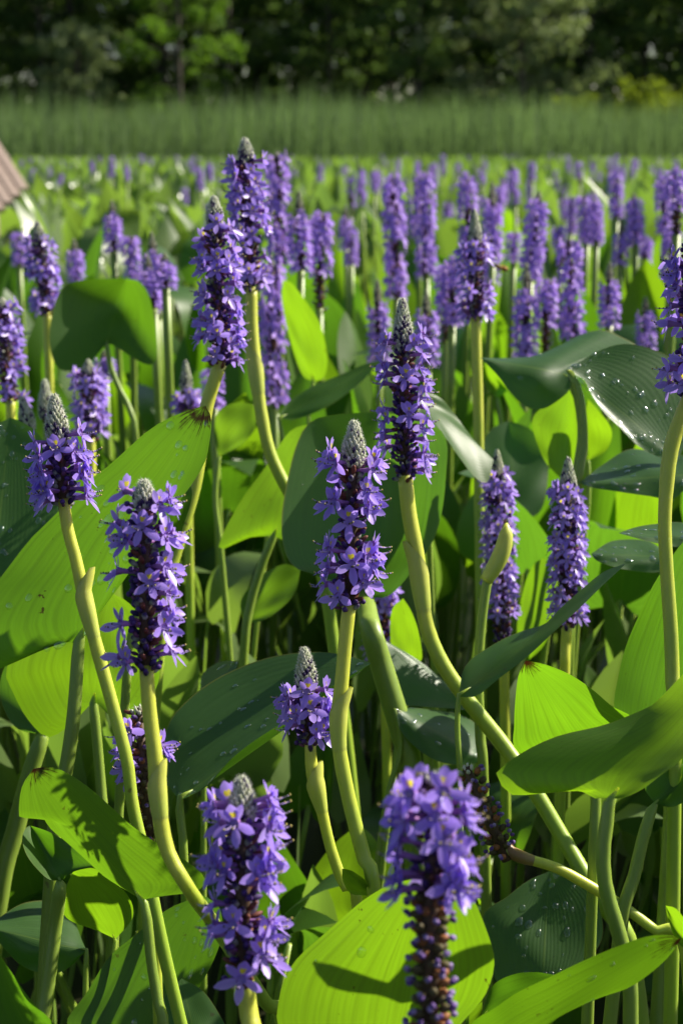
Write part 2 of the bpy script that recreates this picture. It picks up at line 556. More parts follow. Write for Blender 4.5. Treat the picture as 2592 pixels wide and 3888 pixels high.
def make_tree(seed, h, crown_r, low, lean=0.0, per=62, nl=26, size=0.11):
    r = np.random.default_rng(seed); rr = random.Random(seed)
    tb = MB()
    top = Vector((lean, 0, h))
    path = [Vector((0, 0, -0.3)), Vector((lean * 0.1 + rr.uniform(-.1, .1), 0, h * 0.25)), Vector((lean * 0.4, rr.uniform(-.2, .2), h * 0.6)), top * 0.95]
    pp = crom([tuple(p) for p in path], 14)
    rad = np.interp(np.linspace(0, 1, 14), [0, 0.08, 0.5, 1], [0.26, 0.17, 0.11, 0.03]) * h / 12
    tube(tb, pp, rad, 9)
    cs, rs = [], []
    for k in range(nl):
        t = low + (0.98 - low) * (k + rr.random()) / nl
        i = t * 13; b = Vector(pp[int(i)]).lerp(Vector(pp[min(13, int(i) + 1)]), i - int(i))
        an = k * 2.4 + rr.uniform(-.4, .4)
        prof = math.sin(PI * min(1, max(0.12, (t - low) / (1.02 - low)) ** 0.75)) ** 0.6
        ln = crown_r * (0.45 + 0.55 * prof) * rr.uniform(0.75, 1.1)
        e = b + Vector((math.cos(an) * ln, math.sin(an) * ln, ln * rr.uniform(-0.1, 0.45)))
        mid = b.lerp(e, 0.5) + Vector((0, 0, 0.12 * ln))
        lp = crom([tuple(b), tuple(mid), tuple(e)], 6)
        tube(tb, lp, np.linspace(0.05, 0.012, 6) * h / 12, 5)
        for q in (0.45, 0.75, 1.0):
            for _ in range(3):
                cpos = b.lerp(e, q) + Vector((rr.gauss(0, .35), rr.gauss(0, .35), rr.gauss(0.05, .3)))
                cs.append(tuple(cpos)); rs.append(rr.uniform(0.22, 0.62) * (0.7 + 0.3 * crown_r / 3))
    V, F, c = foliage(cs, rs, per, size, r)
    return tb.mesh('trunk'), make_mesh('crown', V, F, None, c, smooth=False)


tree_protos = [make_tree(3, 13, 3.6, 0.10), make_tree(5, 15, 4.0, 0.30, 0.6), make_tree(9, 12, 3.2, 0.06, -0.4), make_tree(12, 14, 3.8, 0.36, 0.3)]
pale_proto = make_tree(21, 9.5, 2.8, 0.06, 0.5, 66, 28, 0.10)
bush_proto = make_tree(31, 3.4, 1.7, 0.04, 0.2, 54, 16, 0.08)


def place_tree(name, proto, mat, x, y, s, rz, label, cat='tree', group=None):
    t = empty(name, (x, y, ground_z(x, y)))
    t.scale = (s, s, s); t.rotation_euler = (0, 0, rz)
    tag(t, label, cat, group)
    link('trunk', proto[0], M['bark'], t)
    cr = link('crown', proto[1], None, t)
    if not proto[1].materials: proto[1].materials.append(mat)
    if proto[1].materials[0] != mat:
        cr.material_slots[0].link = 'OBJECT'; cr.material_slots[0].material = mat
    return t


back_lab = 'dark leafy tree in the shaded wood behind the cattails'
k = 0
for row, (yy, step, s0) in enumerate(((55.5, 3.0, 0.66), (59.5, 3.6, 0.9), (67, 4.2, 1.2))):
    x = -19.0 - row * 2
    while x < 20 + row * 2:
        jx, jy = random.uniform(-.9, .9), random.uniform(-1.3, 1.3)
        if not (row == 0 and (-8.6 < x < -4.2 or 2.2 < x < 6.6)):
            place_tree('forest_tree', tree_protos[k % 4], M['crown'], x + jx, yy + jy, s0 * random.uniform(0.85, 1.15), random.uniform(0, 6.28), back_lab, group='trees of the wood behind the cattails')
        k += 1
        x += step
place_tree('willow_tree', pale_proto, M['crown_pale'], -7.9, 49.4, 0.46, 0.4, 'low rounded grey-green willow in front of the dark wood', group=None)
place_tree('maple_tree', tree_protos[0], M['crown_green'], -5.0, 51.4, 0.62, 1.2, 'sunlit yellow-green tree with a slim dark trunk beside the low willow')
place_tree('pale_tree', pale_proto, M['crown_pale'], 5.6, 51.6, 0.95, 2.2, 'tall pale grey-green tree at the edge of the dark wood')
place_tree('edge_tree', tree_protos[2], M['crown'], 2.4, 52.0, 0.66, 4.0, 'mid green tree beside the tall pale tree at the wood edge')
for i, (x, y, s) in enumerate(((6.9, 47.6, 0.62), (8.8, 48.0, 0.72), (5.2, 48.4, 0.5), (10.6, 48.2, 0.7), (-3.0, 48.4, 0.42))):
    place_tree('shrub', bush_proto, M['crown_yellow'], x, y, s, i * 1.7, 'yellow-green shrub rising out of the cattails by the wood', 'shrub', 'yellow-green shrubs behind the cattails')

# dense undergrowth that closes the wood
cs = [(random.uniform(-16, 16), random.uniform(54, 59), random.uniform(0.2, 2.2)) for _ in range(160)] + [(random.uniform(-24, 24), random.uniform(59, 76), random.uniform(0.3, 9.5)) for _ in range(900)] + [(random.uniform(-28, 28), random.uniform(76, 82), random.uniform(0.3, 12)) for _ in range(700)]
V, F, c = foliage(cs, [random.uniform(0.9, 1.7) for _ in cs], 60, 0.2, rng)
tag(link('undergrowth', make_mesh('undergrowth', V, F, None, c, False), M['crown']), 'dark tangled undergrowth filling the wood between the tree trunks', 'undergrowth', kind='stuff')

# ------------------------------------------------------------------ cattail bed
def blades(N, xr, yr, hr, w, rngl, lean=0.16, zf=None):
    x = rngl.uniform(*xr, N); y = rngl.uniform(*yr, N)
    clump = 0.5 + 0.5 * np.sin(x * 0.9 + 1.3 * np.sin(y * 0.7)) * np.cos(x * 0.37 + y * 0.5)
    h = rngl.uniform(*hr, N) * (0.80 + 0.26 * clump)
    an = rngl.uniform(0, 2 * PI, N); ln = rngl.uniform(0.02, lean, N) * h
    dx, dy = np.cos(an) * ln, np.sin(an) * ln
    wa = rngl.uniform(0, PI, N); wx, wy = np.cos(wa) * w / 2, np.sin(wa) * w / 2
    z0 = np.full(N, -0.1)
    V = []
    for t, ww in ((0, 1.0), (0.4, 1.0), (0.75, 0.7), (1.0, 0.08)):
        cx, cy, cz = x + dx * t * t, y + dy * t * t, z0 + h * t
        V.append(np.stack([cx - wx * ww, cy - wy * ww, cz], 1)); V.append(np.stack([cx + wx * ww, cy + wy * ww, cz], 1))
    V = np.stack(V, 1).reshape(-1, 3)
    b = (np.arange(N) * 8)[:, None, None]
    q = np.array([[0, 1, 3, 2], [2, 3, 5, 4], [4, 5, 7, 6]])[None]
    F = (b + q).reshape(-1, 4)
    cc = np.repeat(np.clip(rngl.random(N) * 0.45 + clump * 0.6 - 0.05, 0, 1), 8)
    return V, F, np.stack([cc] * 3, 1)


V, F, c = blades(34000, (-15, 15), (30.5, 46), (1.35, 2.3), 0.02, rng)
tag(link('cattail_bed', make_mesh('cattail_bed', V, F, None, c), M['cattail']), 'wide bed of tall green cattail blades before the wood', 'cattails', kind='stuff')

# ------------------------------------------------------------------ plank structure at the left
def plank_slope():
    K = P(111, 712, 5.5)
    a = (P(0, 541, 5.75) - K).normalized()
    bdir = (P(0, 806, 5.35) - K)
    braw = bdir.normalized()
    bdir = (bdir - a * bdir.dot(a)).normalized()
    n = a.cross(bdir).normalized()
    if n.dot(CP - K) < 0: n = -n
    root = empty('plank_ramp', (K.x - 0.5, K.y, 0))
    tag(root, 'weathered brown wooden plank slope standing in the flower field', 'plank slope')
    O = root.location
    w, gap, th, ln = 0.034, 0.005, 0.016, 0.8
    for i in range(7):
        mb = MB()
        o = K + braw * (i * (w + gap) / braw.dot(bdir)) + a * (random.uniform(-.004, .004))
        rows = []
        bev = 0.003
        prof = [(0, -th), (0, -bev), (bev, 0), (w - bev, 0), (w, -bev), (w, -th)]
        for t in (0, ln):
            for (q, z) in prof: rows.append(o + a * t + bdir * q + n * z)
        k = len(prof)
        Fc = [(j, (j + 1) % k, k + (j + 1) % k, k + j) for j in range(k)] + [tuple(range(k - 1, -1, -1)), tuple(range(k, 2 * k))]
        mb.add(rows, Fc)
        link('plank', mb.mesh('plank', O, False), M['wood'], root)
    for t, q in ((0.3, 0.05), (0.3, 0.22), (0.7, 0.05), (0.7, 0.22)):
        mb = MB()
        p = K + a * t + bdir * q - n * 0.02
        tube(mb, [(p.x, p.y, -0.3), (p.x, p.y, p.z)], [0.018, 0.018], 8)
        link('post', mb.mesh('post', O, False), M['wood'], root)
    for t in (0.3, 0.7):
        mb = MB()
        p0 = K + a * t - n * 0.03; p1 = p0 + bdir * 0.27
        tube(mb, [p0, p1], [0.016, 0.016], 6)
        link('crossbeam', mb.mesh('crossbeam', O, False), M['wood'], root)


plank_slope()

#@@FLOWERS
# ------------------------------------------------------------------ florets
DPUR, DPUR2, GREYH, REDB, CORE = (0.035, 0.018, 0.085), (0.07, 0.03, 0.16), (0.33, 0.34, 0.27), (0.16, 0.05, 0.03), (0.09, 0.055, 0.03)


def petal_grid(L, W, bend, nv=6, nu=5, roll=0.25):
    V, uv = [], []
    for j in range(nv):
        v = j / (nv - 1)
        hw = W / 2 * min(1.0, 0.30 + 1.25 * v ** 0.9) * math.sqrt(max(0.0, 1 - max(0.0, (v - 0.52) / 0.485) ** 2.0))
        for i in range(nu):
            u = i / (nu - 1); q = (u - 0.5) * 2
            V.append((q * hw, L * v, bend * L * v * v - roll * W * 0.5 * (1 - q * q) * math.sin(PI * v) * 0.6))
            uv.append((u, v))
    return V, grid_faces(nv, nu), uv


def petal_mesh(name, L, W, bend, mat):
    mb = MB(); V, F, uv = petal_grid(L, W, bend)
    mb.add(V, F, uv)
    me = mb.mesh(name)
    me.materials.append(mat)
    return me


PET = {
    'mid': [petal_mesh('petal', 0.0092, 0.0058, b, M['petal_spot']) for b in (-0.12, 0.0)],
    'up': [petal_mesh('petal', 0.0092, 0.0039, b, M['petal']) for b in (-0.2, -0.05, 0.1)],
    'low': [petal_mesh('petal', 0.0116, 0.0046, b, M['petal']) for b in (-0.25, -0.1, 0.08)],
}
# (kind, angle round the throat, opening from the floret's axis)
LOBES = [('up', 127, 74), ('up', 53, 74), ('mid', 90, 80), ('low', 202, 64), ('low', -22, 64), ('low', 270, 56)]
TZ = 0.0095


def lobe_matrix(ang, opening, z=TZ):
    return Matrix.Translation((0, 0, z)) @ Matrix.Rotation(math.radians(ang - 90), 4, 'Z') @ Matrix.Rotation(math.radians(90 - opening), 4, 'X')


def floret_tube(seed):
    rr = random.Random(seed)
    mb = MB()
    tube(mb, [(0, 0, -0.002), (0, 0, 0.003), (0, 0.0002, 0.007), (0, 0, TZ + 0.0012)], [0.0009, 0.0011, 0.0015, 0.0024], 7, (0.36, 0.16, 0.45), cap=False)
    for k in range(5):
        a = rr.uniform(-2.6, -0.5)
        e = Vector((math.cos(a) * 0.004, math.sin(a) * 0.0022 + 0.001, TZ + rr.uniform(0.003, 0.0105)))
        tube(mb, crom([(0, 0, TZ - 0.002), tuple(e * 0.7 + Vector((0, -0.0008, TZ * 0.3))), tuple(e)], 5), [0.00022] * 5, 4, (0.55, 0.42, 0.75))
        ellipsoid(mb, e, (0.4, 1, 0.2), 0.0013, 0.0005, (0.05, 0.045, 0.03) if k % 3 else (0.5, 0.42, 0.12), 5, 4)
    me = mb.mesh('floret'); me.materials.append(M['buds'])
    return me


TUBES = [floret_tube(s) for s in range(4)]


def whole_floret(seed):
    """one-mesh floret for the plants further back"""
    rr = random.Random(seed)
    mb = MB(); mats = []
    for kind, an, op in LOBES:
        L, W = {'mid': (0.0092, 0.0058), 'up': (0.0092, 0.0039), 'low': (0.0116, 0.0046)}[kind]
        V, F, uv = petal_grid(L, W, rr.uniform(-.2, .1), 4, 3)
        mt = lobe_matrix(an + rr.uniform(-7, 7), op + rr.uniform(-9, 9))
        mb.add([mt @ Vector(p) for p in V], F, uv); mats += [1 if kind == 'mid' else 0] * len(F)
    n0 = len(mb.f)
    tube(mb, [(0, 0, -0.002), (0, 0, 0.004), (0, 0, TZ + 0.001)], [0.0009, 0.0012, 0.0024], 5, (0.36, 0.16, 0.45), cap=False)
    for q in range(3):
        ellipsoid(mb, (rr.uniform(-.003, .003), rr.uniform(-.003, .001), TZ + rr.uniform(.003, .009)), (0, 1, 0), 0.0015, 0.0007, (0.06, 0.05, 0.05), 4, 3)
    mats += [2] * (len(mb.f) - n0)
    me = mb.mesh('floret')
    for m in ('petal', 'petal_spot', 'buds'): me.materials.append(M[m])
    me.polygons.foreach_set('material_index', mats)
    return me


WHOLE = [whole_floret(s) for s in range(5)]


def spike_core(mb, hb, B, u, fr, rt, L, lb, rr, spent_from=None, dens=1.0):
    """axis, buds, withered florets and hairy bud tip. spent_from: height below which only withered ones stand"""
    def ring(az): return fr * math.cos(az) + rt * math.sin(az)
    tube(mb, [B - u * 0.004, B + u * L * 0.5, B + u * (L - lb * 0.4)], [0.0036, 0.0042, 0.0026], 8, CORE)
    Lf = L - lb
    n = int(1500 * Lf * dens)
    for k in range(n):
        h = Lf * (k + rr.random()) / n
        az = k * 2.39996 + rr.uniform(-.3, .3)
        o = ring(az)
        t = rr.random()
        low = spent_from is not None and h < spent_from
        if low:      # rows of withered, curled florets on swollen calyces
            p = B + u * h + o * rr.uniform(0.005, 0.0068)
            ellipsoid(mb, p, o + u * 0.5, 0.0062, 0.0022, (0.30, 0.12, 0.04) if t < 0.5 else (0.10, 0.08, 0.03))
            if t < 0.8:
                for q in range(2):
                    ellipsoid(mb, p + o * 0.0042 + u * rr.uniform(0, .0026) + ring(az + 1.57) * rr.uniform(-.002, .002), o + u * rr.uniform(-.5, .5), 0.0034, 0.0014, (0.12, 0.06, 0.24) if q else (0.28, 0.2, 0.42))
        else:
            p = B + u * h + o * rr.uniform(0.0050, 0.0074)
            ax = o + u * rr.uniform(0.1, 1.1)
            if t < 0.30: ellipsoid(mb, p, ax, rr.uniform(.006, .0085), 0.0018, DPUR, tipc=DPUR2)
            elif t < 0.5: ellipsoid(mb, p, ax, rr.uniform(.005, .007), 0.0019, GREYH, tipc=DPUR)
            elif t < 0.72: ellipsoid(mb, p, ax, rr.uniform(.006, .009), 0.0016, REDB)
            else:
                ellipsoid(mb, p, ax, 0.005, 0.0013, (0.16, 0.06, 0.13))
                ellipsoid(mb, p + ax.normalized() * 0.0036, u * -0.6 + o, 0.0036, 0.0019, (0.075, 0.03, 0.17))
            if hb is not None and t < 0.7:
                for _ in range(3):
                    hairs(hb, p + ax.normalized() * rr.uniform(-.001, .003), ax + ring(rr.uniform(0, 6.28)) * 0.9, rr.uniform(.0014, .0026), 0.00007, (0.75, 0.73, 0.72))
    n = int(5200 * lb * dens)
    R0 = 0.0068 * min(1.0, 0.66 + lb * 16)
    for k in range(n):
        t = (k + rr.random()) / n
        prof = R0 * (1 - t ** 2.8) ** 0.55 * (0.86 + 0.3 * math.sin(PI * min(1, t * 1.4)))
        az = k * 2.39996
        o = ring(az); h = Lf + lb * t
        p = B + u * (h - 0.001) + o * prof * 0.8
        ax = o * (1 - t * 0.7) + u * (0.9 + t)
        dk = rr.random() < (0.34 if t < 0.45 else 0.10)
        c = DPUR if dk else rr.choice([(0.46, 0.48, 0.34), (0.58, 0.58, 0.46), (0.38, 0.42, 0.26)])
        ellipsoid(mb, p, ax, rr.uniform(.0038, .0052), 0.0015 * (1 - 0.4 * t), c, 5, 4)
        if hb is not None:
            for _ in range(12):
                hairs(hb, p + ax.normalized() * 0.0012, o * 1.0 + u * rr.uniform(-.3, 1.2) + ring(rr.uniform(0, 6.28)) * 0.7, rr.uniform(.0014, .003), 0.00011, (0.80, 0.80, 0.74))


def world_path(path, d):
    return [P(p[0], p[1], p[2] if len(p) > 2 else d) for p in path]


def to_water(pts, drift=(0.0, 0.0)):
    """carry a stalk on down into the water"""
    p, q = pts[-1], pts[-2]
    if p.z > 0.02:
        dr = (p - q); dr.z = 0
        if dr.length > 0: dr = dr.normalized() * min(0.05, (p - q).length * 0.5)
        m = Vector((p.x + dr.x + drift[0] * 0.5, p.y + drift[1] * 0.5 + dr.y, p.z * 0.5))
        e = Vector((m.x + dr.x * 0.4 + drift[0] * 0.5, m.y + drift[1] * 0.5, -0.12))
        pts = pts + [m, e]
    return pts


def stalk(name, pts, rtop, rbot, origin, parent, mat, bulges=(), n=90, sides=12, hair=False):
    """pts run from the top down; uv v = 1 at the top"""
    cp = crom([tuple(p) for p in pts], n)
    t = np.linspace(0, 1, n)
    rad = rtop + (rbot - rtop) * np.clip(t * 1.6, 0, 1)
    ys = [py(p) for p in cp]
    for (c, w, amp) in bulges:
        if c > 1: c, w = t_at(cp, c), max(0.008, abs(t_at(cp, c + w) - t_at(cp, c)))
        rad = rad * (1 + amp * np.exp(-((t - c) / w) ** 2))
    rad = rad * (1 + 0.025 * np.sin(t * 31 + rtop * 9000))
    mb = MB(); tube(mb, cp[::-1], rad[::-1], sides)
    o = link(name, mb.mesh(name, origin), mat, parent)
    return o, cp, rad


def py(p):
    q = Vector(p) - CP
    return PH / 2 - FPX * q.dot(CU) / q.dot(CF)


def t_at(cp, y):
    """fraction along a stalk (0 top) at which it stands at photo row y"""
    for i in range(len(cp)):
        if py(cp[i]) >= y: return i / (len(cp) - 1)
    return 1.0


def sheath_on(cp, rad, t0, t1, origin, parent, mat, side=1, lip=0.006, k=1.28):
    """a bract wrapped round the stalk between t0 and t1 (0 top .. 1 root), with a free pointed lip"""
    n = len(cp)
    if t1 > 1: t0, t1 = t_at(cp, t0), t_at(cp, t1)
    i0, i1 = max(0, int(t0 * (n - 1))), int(t1 * (n - 1))
    pts = crom([tuple(p) for p in cp[i0:i1 + 1]], 14)
    r = float(np.mean(rad[i0:i1 + 1]))
    mb = MB()
    V, uv = [], []
    S = 13
    for j, p in enumerate(pts):
        v = j / 13
        t = Vector(pts[min(j + 1, 13)] - pts[max(j - 1, 0)]).normalized()
        a = (CR * side - t * (CR * side).dot(t)).normalized(); b = t.cross(a)
        rl = float(np.interp(i0 + v * (i1 - i0), np.arange(n), rad))
        rr = rl * (1.0 + 0.03 * (1 - v) - 0.06 * max(0, v - 0.85) / 0.15 + (k - 1) * math.sin(PI * (v ** 0.7)))
        for i in range(S):
            an = (i / (S - 1) - 0.5) * 2 * PI * (0.30 + 0.68 * min(1, v * 2.2))
            q = Vector(p) + (a * math.cos(an) + b * math.sin(an)) * rr
            if v < 0.3: q += a * lip * (0.3 - v) / 0.3 * math.cos(an * 0.7) * 0.7
            V.append(q); uv.append((i / (S - 1), 1 - v))
    mb.add(V, grid_faces(14, S), uv)
    return link('sheath', mb.mesh('sheath', origin), mat, parent)


def hero_flower(label, top, base, d, bud, florets, stem, rpx, dtop=0.0, back=7, spent=None, petals=True, group=None,
                bulges=(), sheaths=(), drift=(0, 0), fs=1.03, seed=0, name='pickerelweed_flower', dens=1.0):
    rr = random.Random(1000 + seed)
    T, B = P(top[0], top[1], d + dtop), P(base[0], base[1], d)
    u = (T - B); L = u.length; u.normalize()
    fr = (CP - B); fr = (fr - u * fr.dot(u)).normalized()
    rt = CR - u * CR.dot(u); rt = (rt - fr * rt.dot(fr)).normalized()
    pts = to_water([B + u * 0.004] + world_path(stem, d), drift)
    root = empty(name, (pts[-1].x, pts[-1].y, 0.0))
    tag(root, label, 'flower', group)
    O = root.location.copy()
    r = rpx / 2 / FPX * d
    so, cp, rad = stalk('stem', pts, r * 0.95, r * 1.05, O, root, M['stem'], bulges)
    for s in sheaths: sheath_on(cp, rad, s[0], s[1], O, root, M[s[2]], *s[3:])
    lb = bud / FPX * d
    mb, hb = MB(), (MB() if petals else None)
    spent_h = None if spent is None else (base[1] - spent) / (base[1] - top[1]) * L
    spike_core(mb, hb, B, u, fr, rt, L, lb, rr, spent_h, dens)
    so2 = link('bud_spike', mb.mesh('bud_spike', O), M['buds'], root)
    if hb is not None and hb.v:
        # soft hairs along the stalk's top
        for _ in range(420):
            i = rr.randrange(1, int(len(cp) * 0.42)); p = Vector(cp[i]).lerp(Vector(cp[i + 1]), rr.random()); a = rr.uniform(0, 6.28)
            o = fr * math.cos(a) + rt * math.sin(a)
            hairs(hb, p + o * rad[i], o + u * 0.3, rr.uniform(.0009, .0018), 0.00004, (0.7, 0.7, 0.6))
        tag(link('hair', hb.mesh('hair', O), M['hair'], so2), kind='stuff')
    fl = list(florets)
    ys = [f[0] for f in fl]
    for k in range(6 if (ys and petals) else 0):
        fl.append((rr.uniform(min(ys), max(ys)), rr.choice([-1, 1]) * rr.uniform(35, 110)))
    for k in range(back if ys else 0):
        fl.append((rr.uniform(min(ys), max(ys)), 180 + rr.uniform(-62, 62)))
    for f in fl:
        y, az = f[0], math.radians(f[1] + rr.uniform(-4, 4))
        h = (base[1] - y) / (base[1] - top[1]) * L
        o = fr * math.cos(az) + rt * math.sin(az)
        tilt = math.radians((f[2] if len(f) > 2 else rr.uniform(-4, 13)))
        z = (o * math.cos(tilt) + u * math.sin(tilt)).normalized()
        x = u.cross(z).normalized(); yv = z.cross(x)
        s = fs * rr.uniform(0.95, 1.12)
        pos = B + u * (h - 0.009 * math.sin(tilt) * s) + o * 0.0042 - O
        mt = Matrix((x, yv, z)).transposed().to_4x4() @ Matrix.Rotation(rr.uniform(-.25, .25), 4, 'Z') @ Matrix.Scale(s, 4)
        mt = Matrix.Translation(pos) @ mt
        if petals:
            fo = link('floret', rr.choice(TUBES), None, root); fo.matrix_local = mt
            for kind, an, op in LOBES:
                po = link('petal', rr.choice(PET[kind]), None, fo)
                po.matrix_local = lobe_matrix(an + rr.uniform(-9, 9), op + rr.uniform(-11, 11)) @ Matrix.Scale(rr.uniform(.92, 1.08), 4)
        else:
            fo = link('floret', rr.choice(WHOLE), None, root); fo.matrix_local = mt
    return root


def auto_florets(ytop, ybase, rings, per, seed, gap=0.26):
    rr = random.Random(seed); out = []
    for k in range(rings):
        y = ytop + (ybase - ytop) * (k + 0.5) / rings
        a0 = rr.uniform(0, 360)
        for j in range(per):
            if rr.random() < gap: continue
            az = (a0 + 360 * j / per + rr.uniform(-16, 16) + 180) % 360 - 180
            if abs(az) > 125 and rr.random() < 0.4: continue
            out.append((y + rr.uniform(-.4, .4) * (ybase - ytop) / rings, az))
    return out


cy = lambda o, s, *pairs: [(o + y * s, *r) for (y, *r) in pairs]

hero_flower('violet flower spike with grey tip, its stalk bulging beside the small new spike', (1345, 1598), (1325, 2318), 1.0, 170,
            cy(1580, .3316, (540, -50), (420, -105), (620, 48), (500, 105), (1000, -65), (1050, 40), (960, 85), (1200, -8), (1540, -60), (1470, -92), (1600, 40), (1460, 85), (1690, 4), (1570, 78), (1780, -70), (1700, -100), (1760, 76), (1900, 34), (2060, -24), (1930, -82)),
            [(1312, 2420), (1296, 2600), (1284, 2720), (1290, 2860), (1330, 3060), (1385, 3270), (1425, 3420)], 56, seed=1,
            bulges=((2690, 90, 0.12), (2905, 14, 0.06)), sheaths=((2590, 2850, 'sheath', 1, 0.004, 1.2),), drift=(0.03, 0.02))
hero_flower('violet flower spike with a short woolly tip, standing before the big backlit leaf', (548, 1822), (556, 2552), 0.90, 95,
            cy(1780, .3656, (230, -135), (330, 84), (600, -6), (680, -62), (560, -102), (670, 78), (1060, -84), (1010, 52), (1110, 78), (1180, 6), (1290, 62), (1450, 84), (1600, -62), (1640, 42), (1560, 74), (1840, 64), (1910, 88), (1990, -52)),
            [(568, 2700), (590, 2880), (602, 3040), (632, 3220), (720, 3380), (800, 3490, .95), (900, 3640, .97), (1010, 3810, 1.0), (1075, 3920, 1.02)], 58, seed=2,
            bulges=((2960, 110, 0.10), (3150, 14, 0.06)), sheaths=((2840, 3100, 'sheath', 1, 0.003, 1.18),))
hero_flower('young violet spike, tall grey hairy tip above few florets, by the drop-covered dark leaf', (206, 1498), (244, 1918), 1.02, 190,
            cy(1400, .574, (540, -5), (570, -62), (480, -98), (690, -60), (640, -98), (440, 72), (560, 50), (610, 84), (690, 72), (810, 86, -8), (870, -68, -5), (760, -88)),
            [(258, 2010), (288, 2120), (318, 2260), (345, 2370), (390, 2540), (445, 2740), (485, 2900), (505, 3060), (560, 3300), (610, 3560)], 49, seed=3,
            bulges=((2250, 90, 0.08), (2480, 14, 0.07)), sheaths=((2130, 2400, 'sheath', 1, 0.010, 1.35),), drift=(0.05, 0.0))
hero_flower('violet spike with long grey-green tip on a thick stalk swerving behind the cupped leaf', (1527, 1133), (1537, 1826), 1.2, 200,
            cy(900, .8265, (490, -60), (470, -95), (500, 32), (455, 76), (650, 4), (625, -72), (670, -92), (600, 62), (655, 80), (700, 98), (825, 14), (840, -58), (890, -80), (790, -96), (875, 60), (930, 76), (1000, 70), (1070, 82, -6), (840, 88), (540, 82)),
            [(1552, 1950), (1578, 2090), (1600, 2260), (1625, 2400), (1690, 2540), (1790, 2680), (1910, 2830), (2020, 2990, 1.19), (2140, 3190, 1.18), (2280, 3430, 1.16), (2400, 3640, 1.15)], 60, seed=4,
            bulges=((2150, 110, 0.08), (2355, 14, 0.06)), sheaths=((2040, 2320, 'sheath', -1, 0.004, 1.2),))
hero_flower('dense violet flower spike beside its taller twin, stalk passing behind the scorched leaf tip', (812, 745), (838, 1392), 1.33, 110,
            auto_florets(850, 1380, 10, 6, 21), [(806, 1470), (785, 1540), (768, 1640), (758, 1730), (738, 1850), (700, 1985), (660, 2120), (610, 2350)], 54, seed=5)
hero_flower('tallest violet flower spike of all, with woolly tip, next to its slightly shorter twin', (930, 525), (955, 1108), 1.5, 85,
            auto_florets(600, 1090, 10, 6, 22), [(956, 1230), (968, 1380), (990, 1560), (1022, 1710), (1075, 1830), (1130, 1930), (1200, 2100), (1260, 2400)], 48, seed=6, bulges=((1400, 90, 0.12), (1565, 12, 0.08)), sheaths=((1280, 1500, 'sheath', -1, 0.003, 1.2),))
hero_flower('violet flower spike with white woolly tip, standing low before a glowing yellow-green leaf', (918, 2950), (926, 3730), 0.80, 165,
            cy(2700, .8265, (490, -12), (420, -72), (440, -100), (400, 76), (520, 58), (470, 88), (690, -58), (650, -92), (620, 82), (720, 60), (770, 44), (880, -84), (950, -22), (970, -72), (1030, -98), (960, 70), (1020, 48), (1090, 38), (970, 88), (1190, -4, -8)),
            [(938, 3800), (950, 3890), (965, 4050)], 76, seed=7)
hero_flower('violet flower spike blooming only above its long withered brown and purple part', (1640, 2935), (1630, 4080), 0.70, 25,
            cy(2880, .4286, (280, -40), (390, -72), (450, 8), (360, 82), (450, 66), (640, 12), (710, -72), (640, -88), (790, 48), (880, 70), (850, -82), (1080, 28), (1010, -72), (1130, -58), (1060, 56), (240, 20)),
            [(1625, 4200), (1620, 4400)], 84, seed=8, spent=3400, back=5, dens=0.75)
hero_flower('small new violet flower spike with a tall grey tip, close beside a thick yellow stalk', (1155, 2460), (1178, 2835), 1.08, 165,
            cy(1800, .8265, (990, 2), (1020, -62), (990, 62), (1070, 12), (1100, -42), (1150, -70), (1070, 82), (1190, 24), (1100, 68), (1010, -95)),
            [(1182, 2900), (1200, 2990), (1222, 3080), (1255, 3220), (1305, 3360), (1360, 3470)], 44, seed=9, bulges=((2960, 80, 0.35),), sheaths=((2870, 3080, 'sheath', 1, 0.005, 1.3),))
hero_flower('nearly withered dark flower spike with three late florets, hidden behind a yellow stalk', (528, 2680), (566, 3190), 1.06, 20,
            [(2830, 62), (2930, -40), (2760, -30)], [(575, 3300), (585, 3450)], 42, seed=10, spent=2720, back=2, dens=0.6)
hero_flower('withered seed spike without petals at the end of a bent fallen stalk', (1765, 2905), (1915, 3245), 1.02, 20,
            [], [(1990, 3258), (2110, 3295), (2230, 3360), (2360, 3440), (2480, 3530), (2600, 3640)], 42, seed=11, spent=2850, back=0, dens=0.45,
            sheaths=((0.0, 0.035, 'sheath_dry', 1, 0.004),))
hero_flower('violet flower spike on a tall thick bulging stalk beside the glossy drooping leaf', (2640, 850), (2622, 1510), 1.02, 60,
            auto_florets(940, 1480, 8, 5, 33), [(2585, 1580), (2542, 1720), (2522, 1950), (2528, 2150), (2545, 2400), (2552, 2620), (2560, 2850)], 55, seed=12, bulges=((1680, 110, 0.12), (1792, 14, 0.06)))
hero_flower('slim violet flower spike behind a green unopened bud stalk', (1885, 1708), (1905, 2440), 1.5, 150,
            auto_florets(1790, 2340, 12, 7, 34, .15), [(1910, 2520), (1915, 2700)], 40, seed=13, petals=False, fs=.86)
hero_flower('slim violet flower spike with brown tip above the long arching leaf', (2155, 1738), (2152, 2385), 1.36, 150,
            auto_florets(1840, 2365, 12, 7, 35, .15), [(2145, 2460), (2140, 2600)], 42, seed=14, petals=False, fs=.82)
hero_flower('violet flower spike with bare grey tip rising on a straight green stalk among distant spikes', (1800, 795), (1806, 1218), 1.68, 150,
            auto_florets(915, 1205, 6, 6, 36), [(1808, 1350), (1815, 1600), (1818, 1900), (1822, 2100)], 42, seed=15, petals=False)
hero_flower('violet flower spike growing behind the tall twin spikes, half hidden by their stalk', (704, 1368), (712, 1570), 1.85, 130,
            auto_florets(1490, 1560, 2, 6, 37), [(712, 1700), (715, 1900)], 34, seed=16, petals=False)
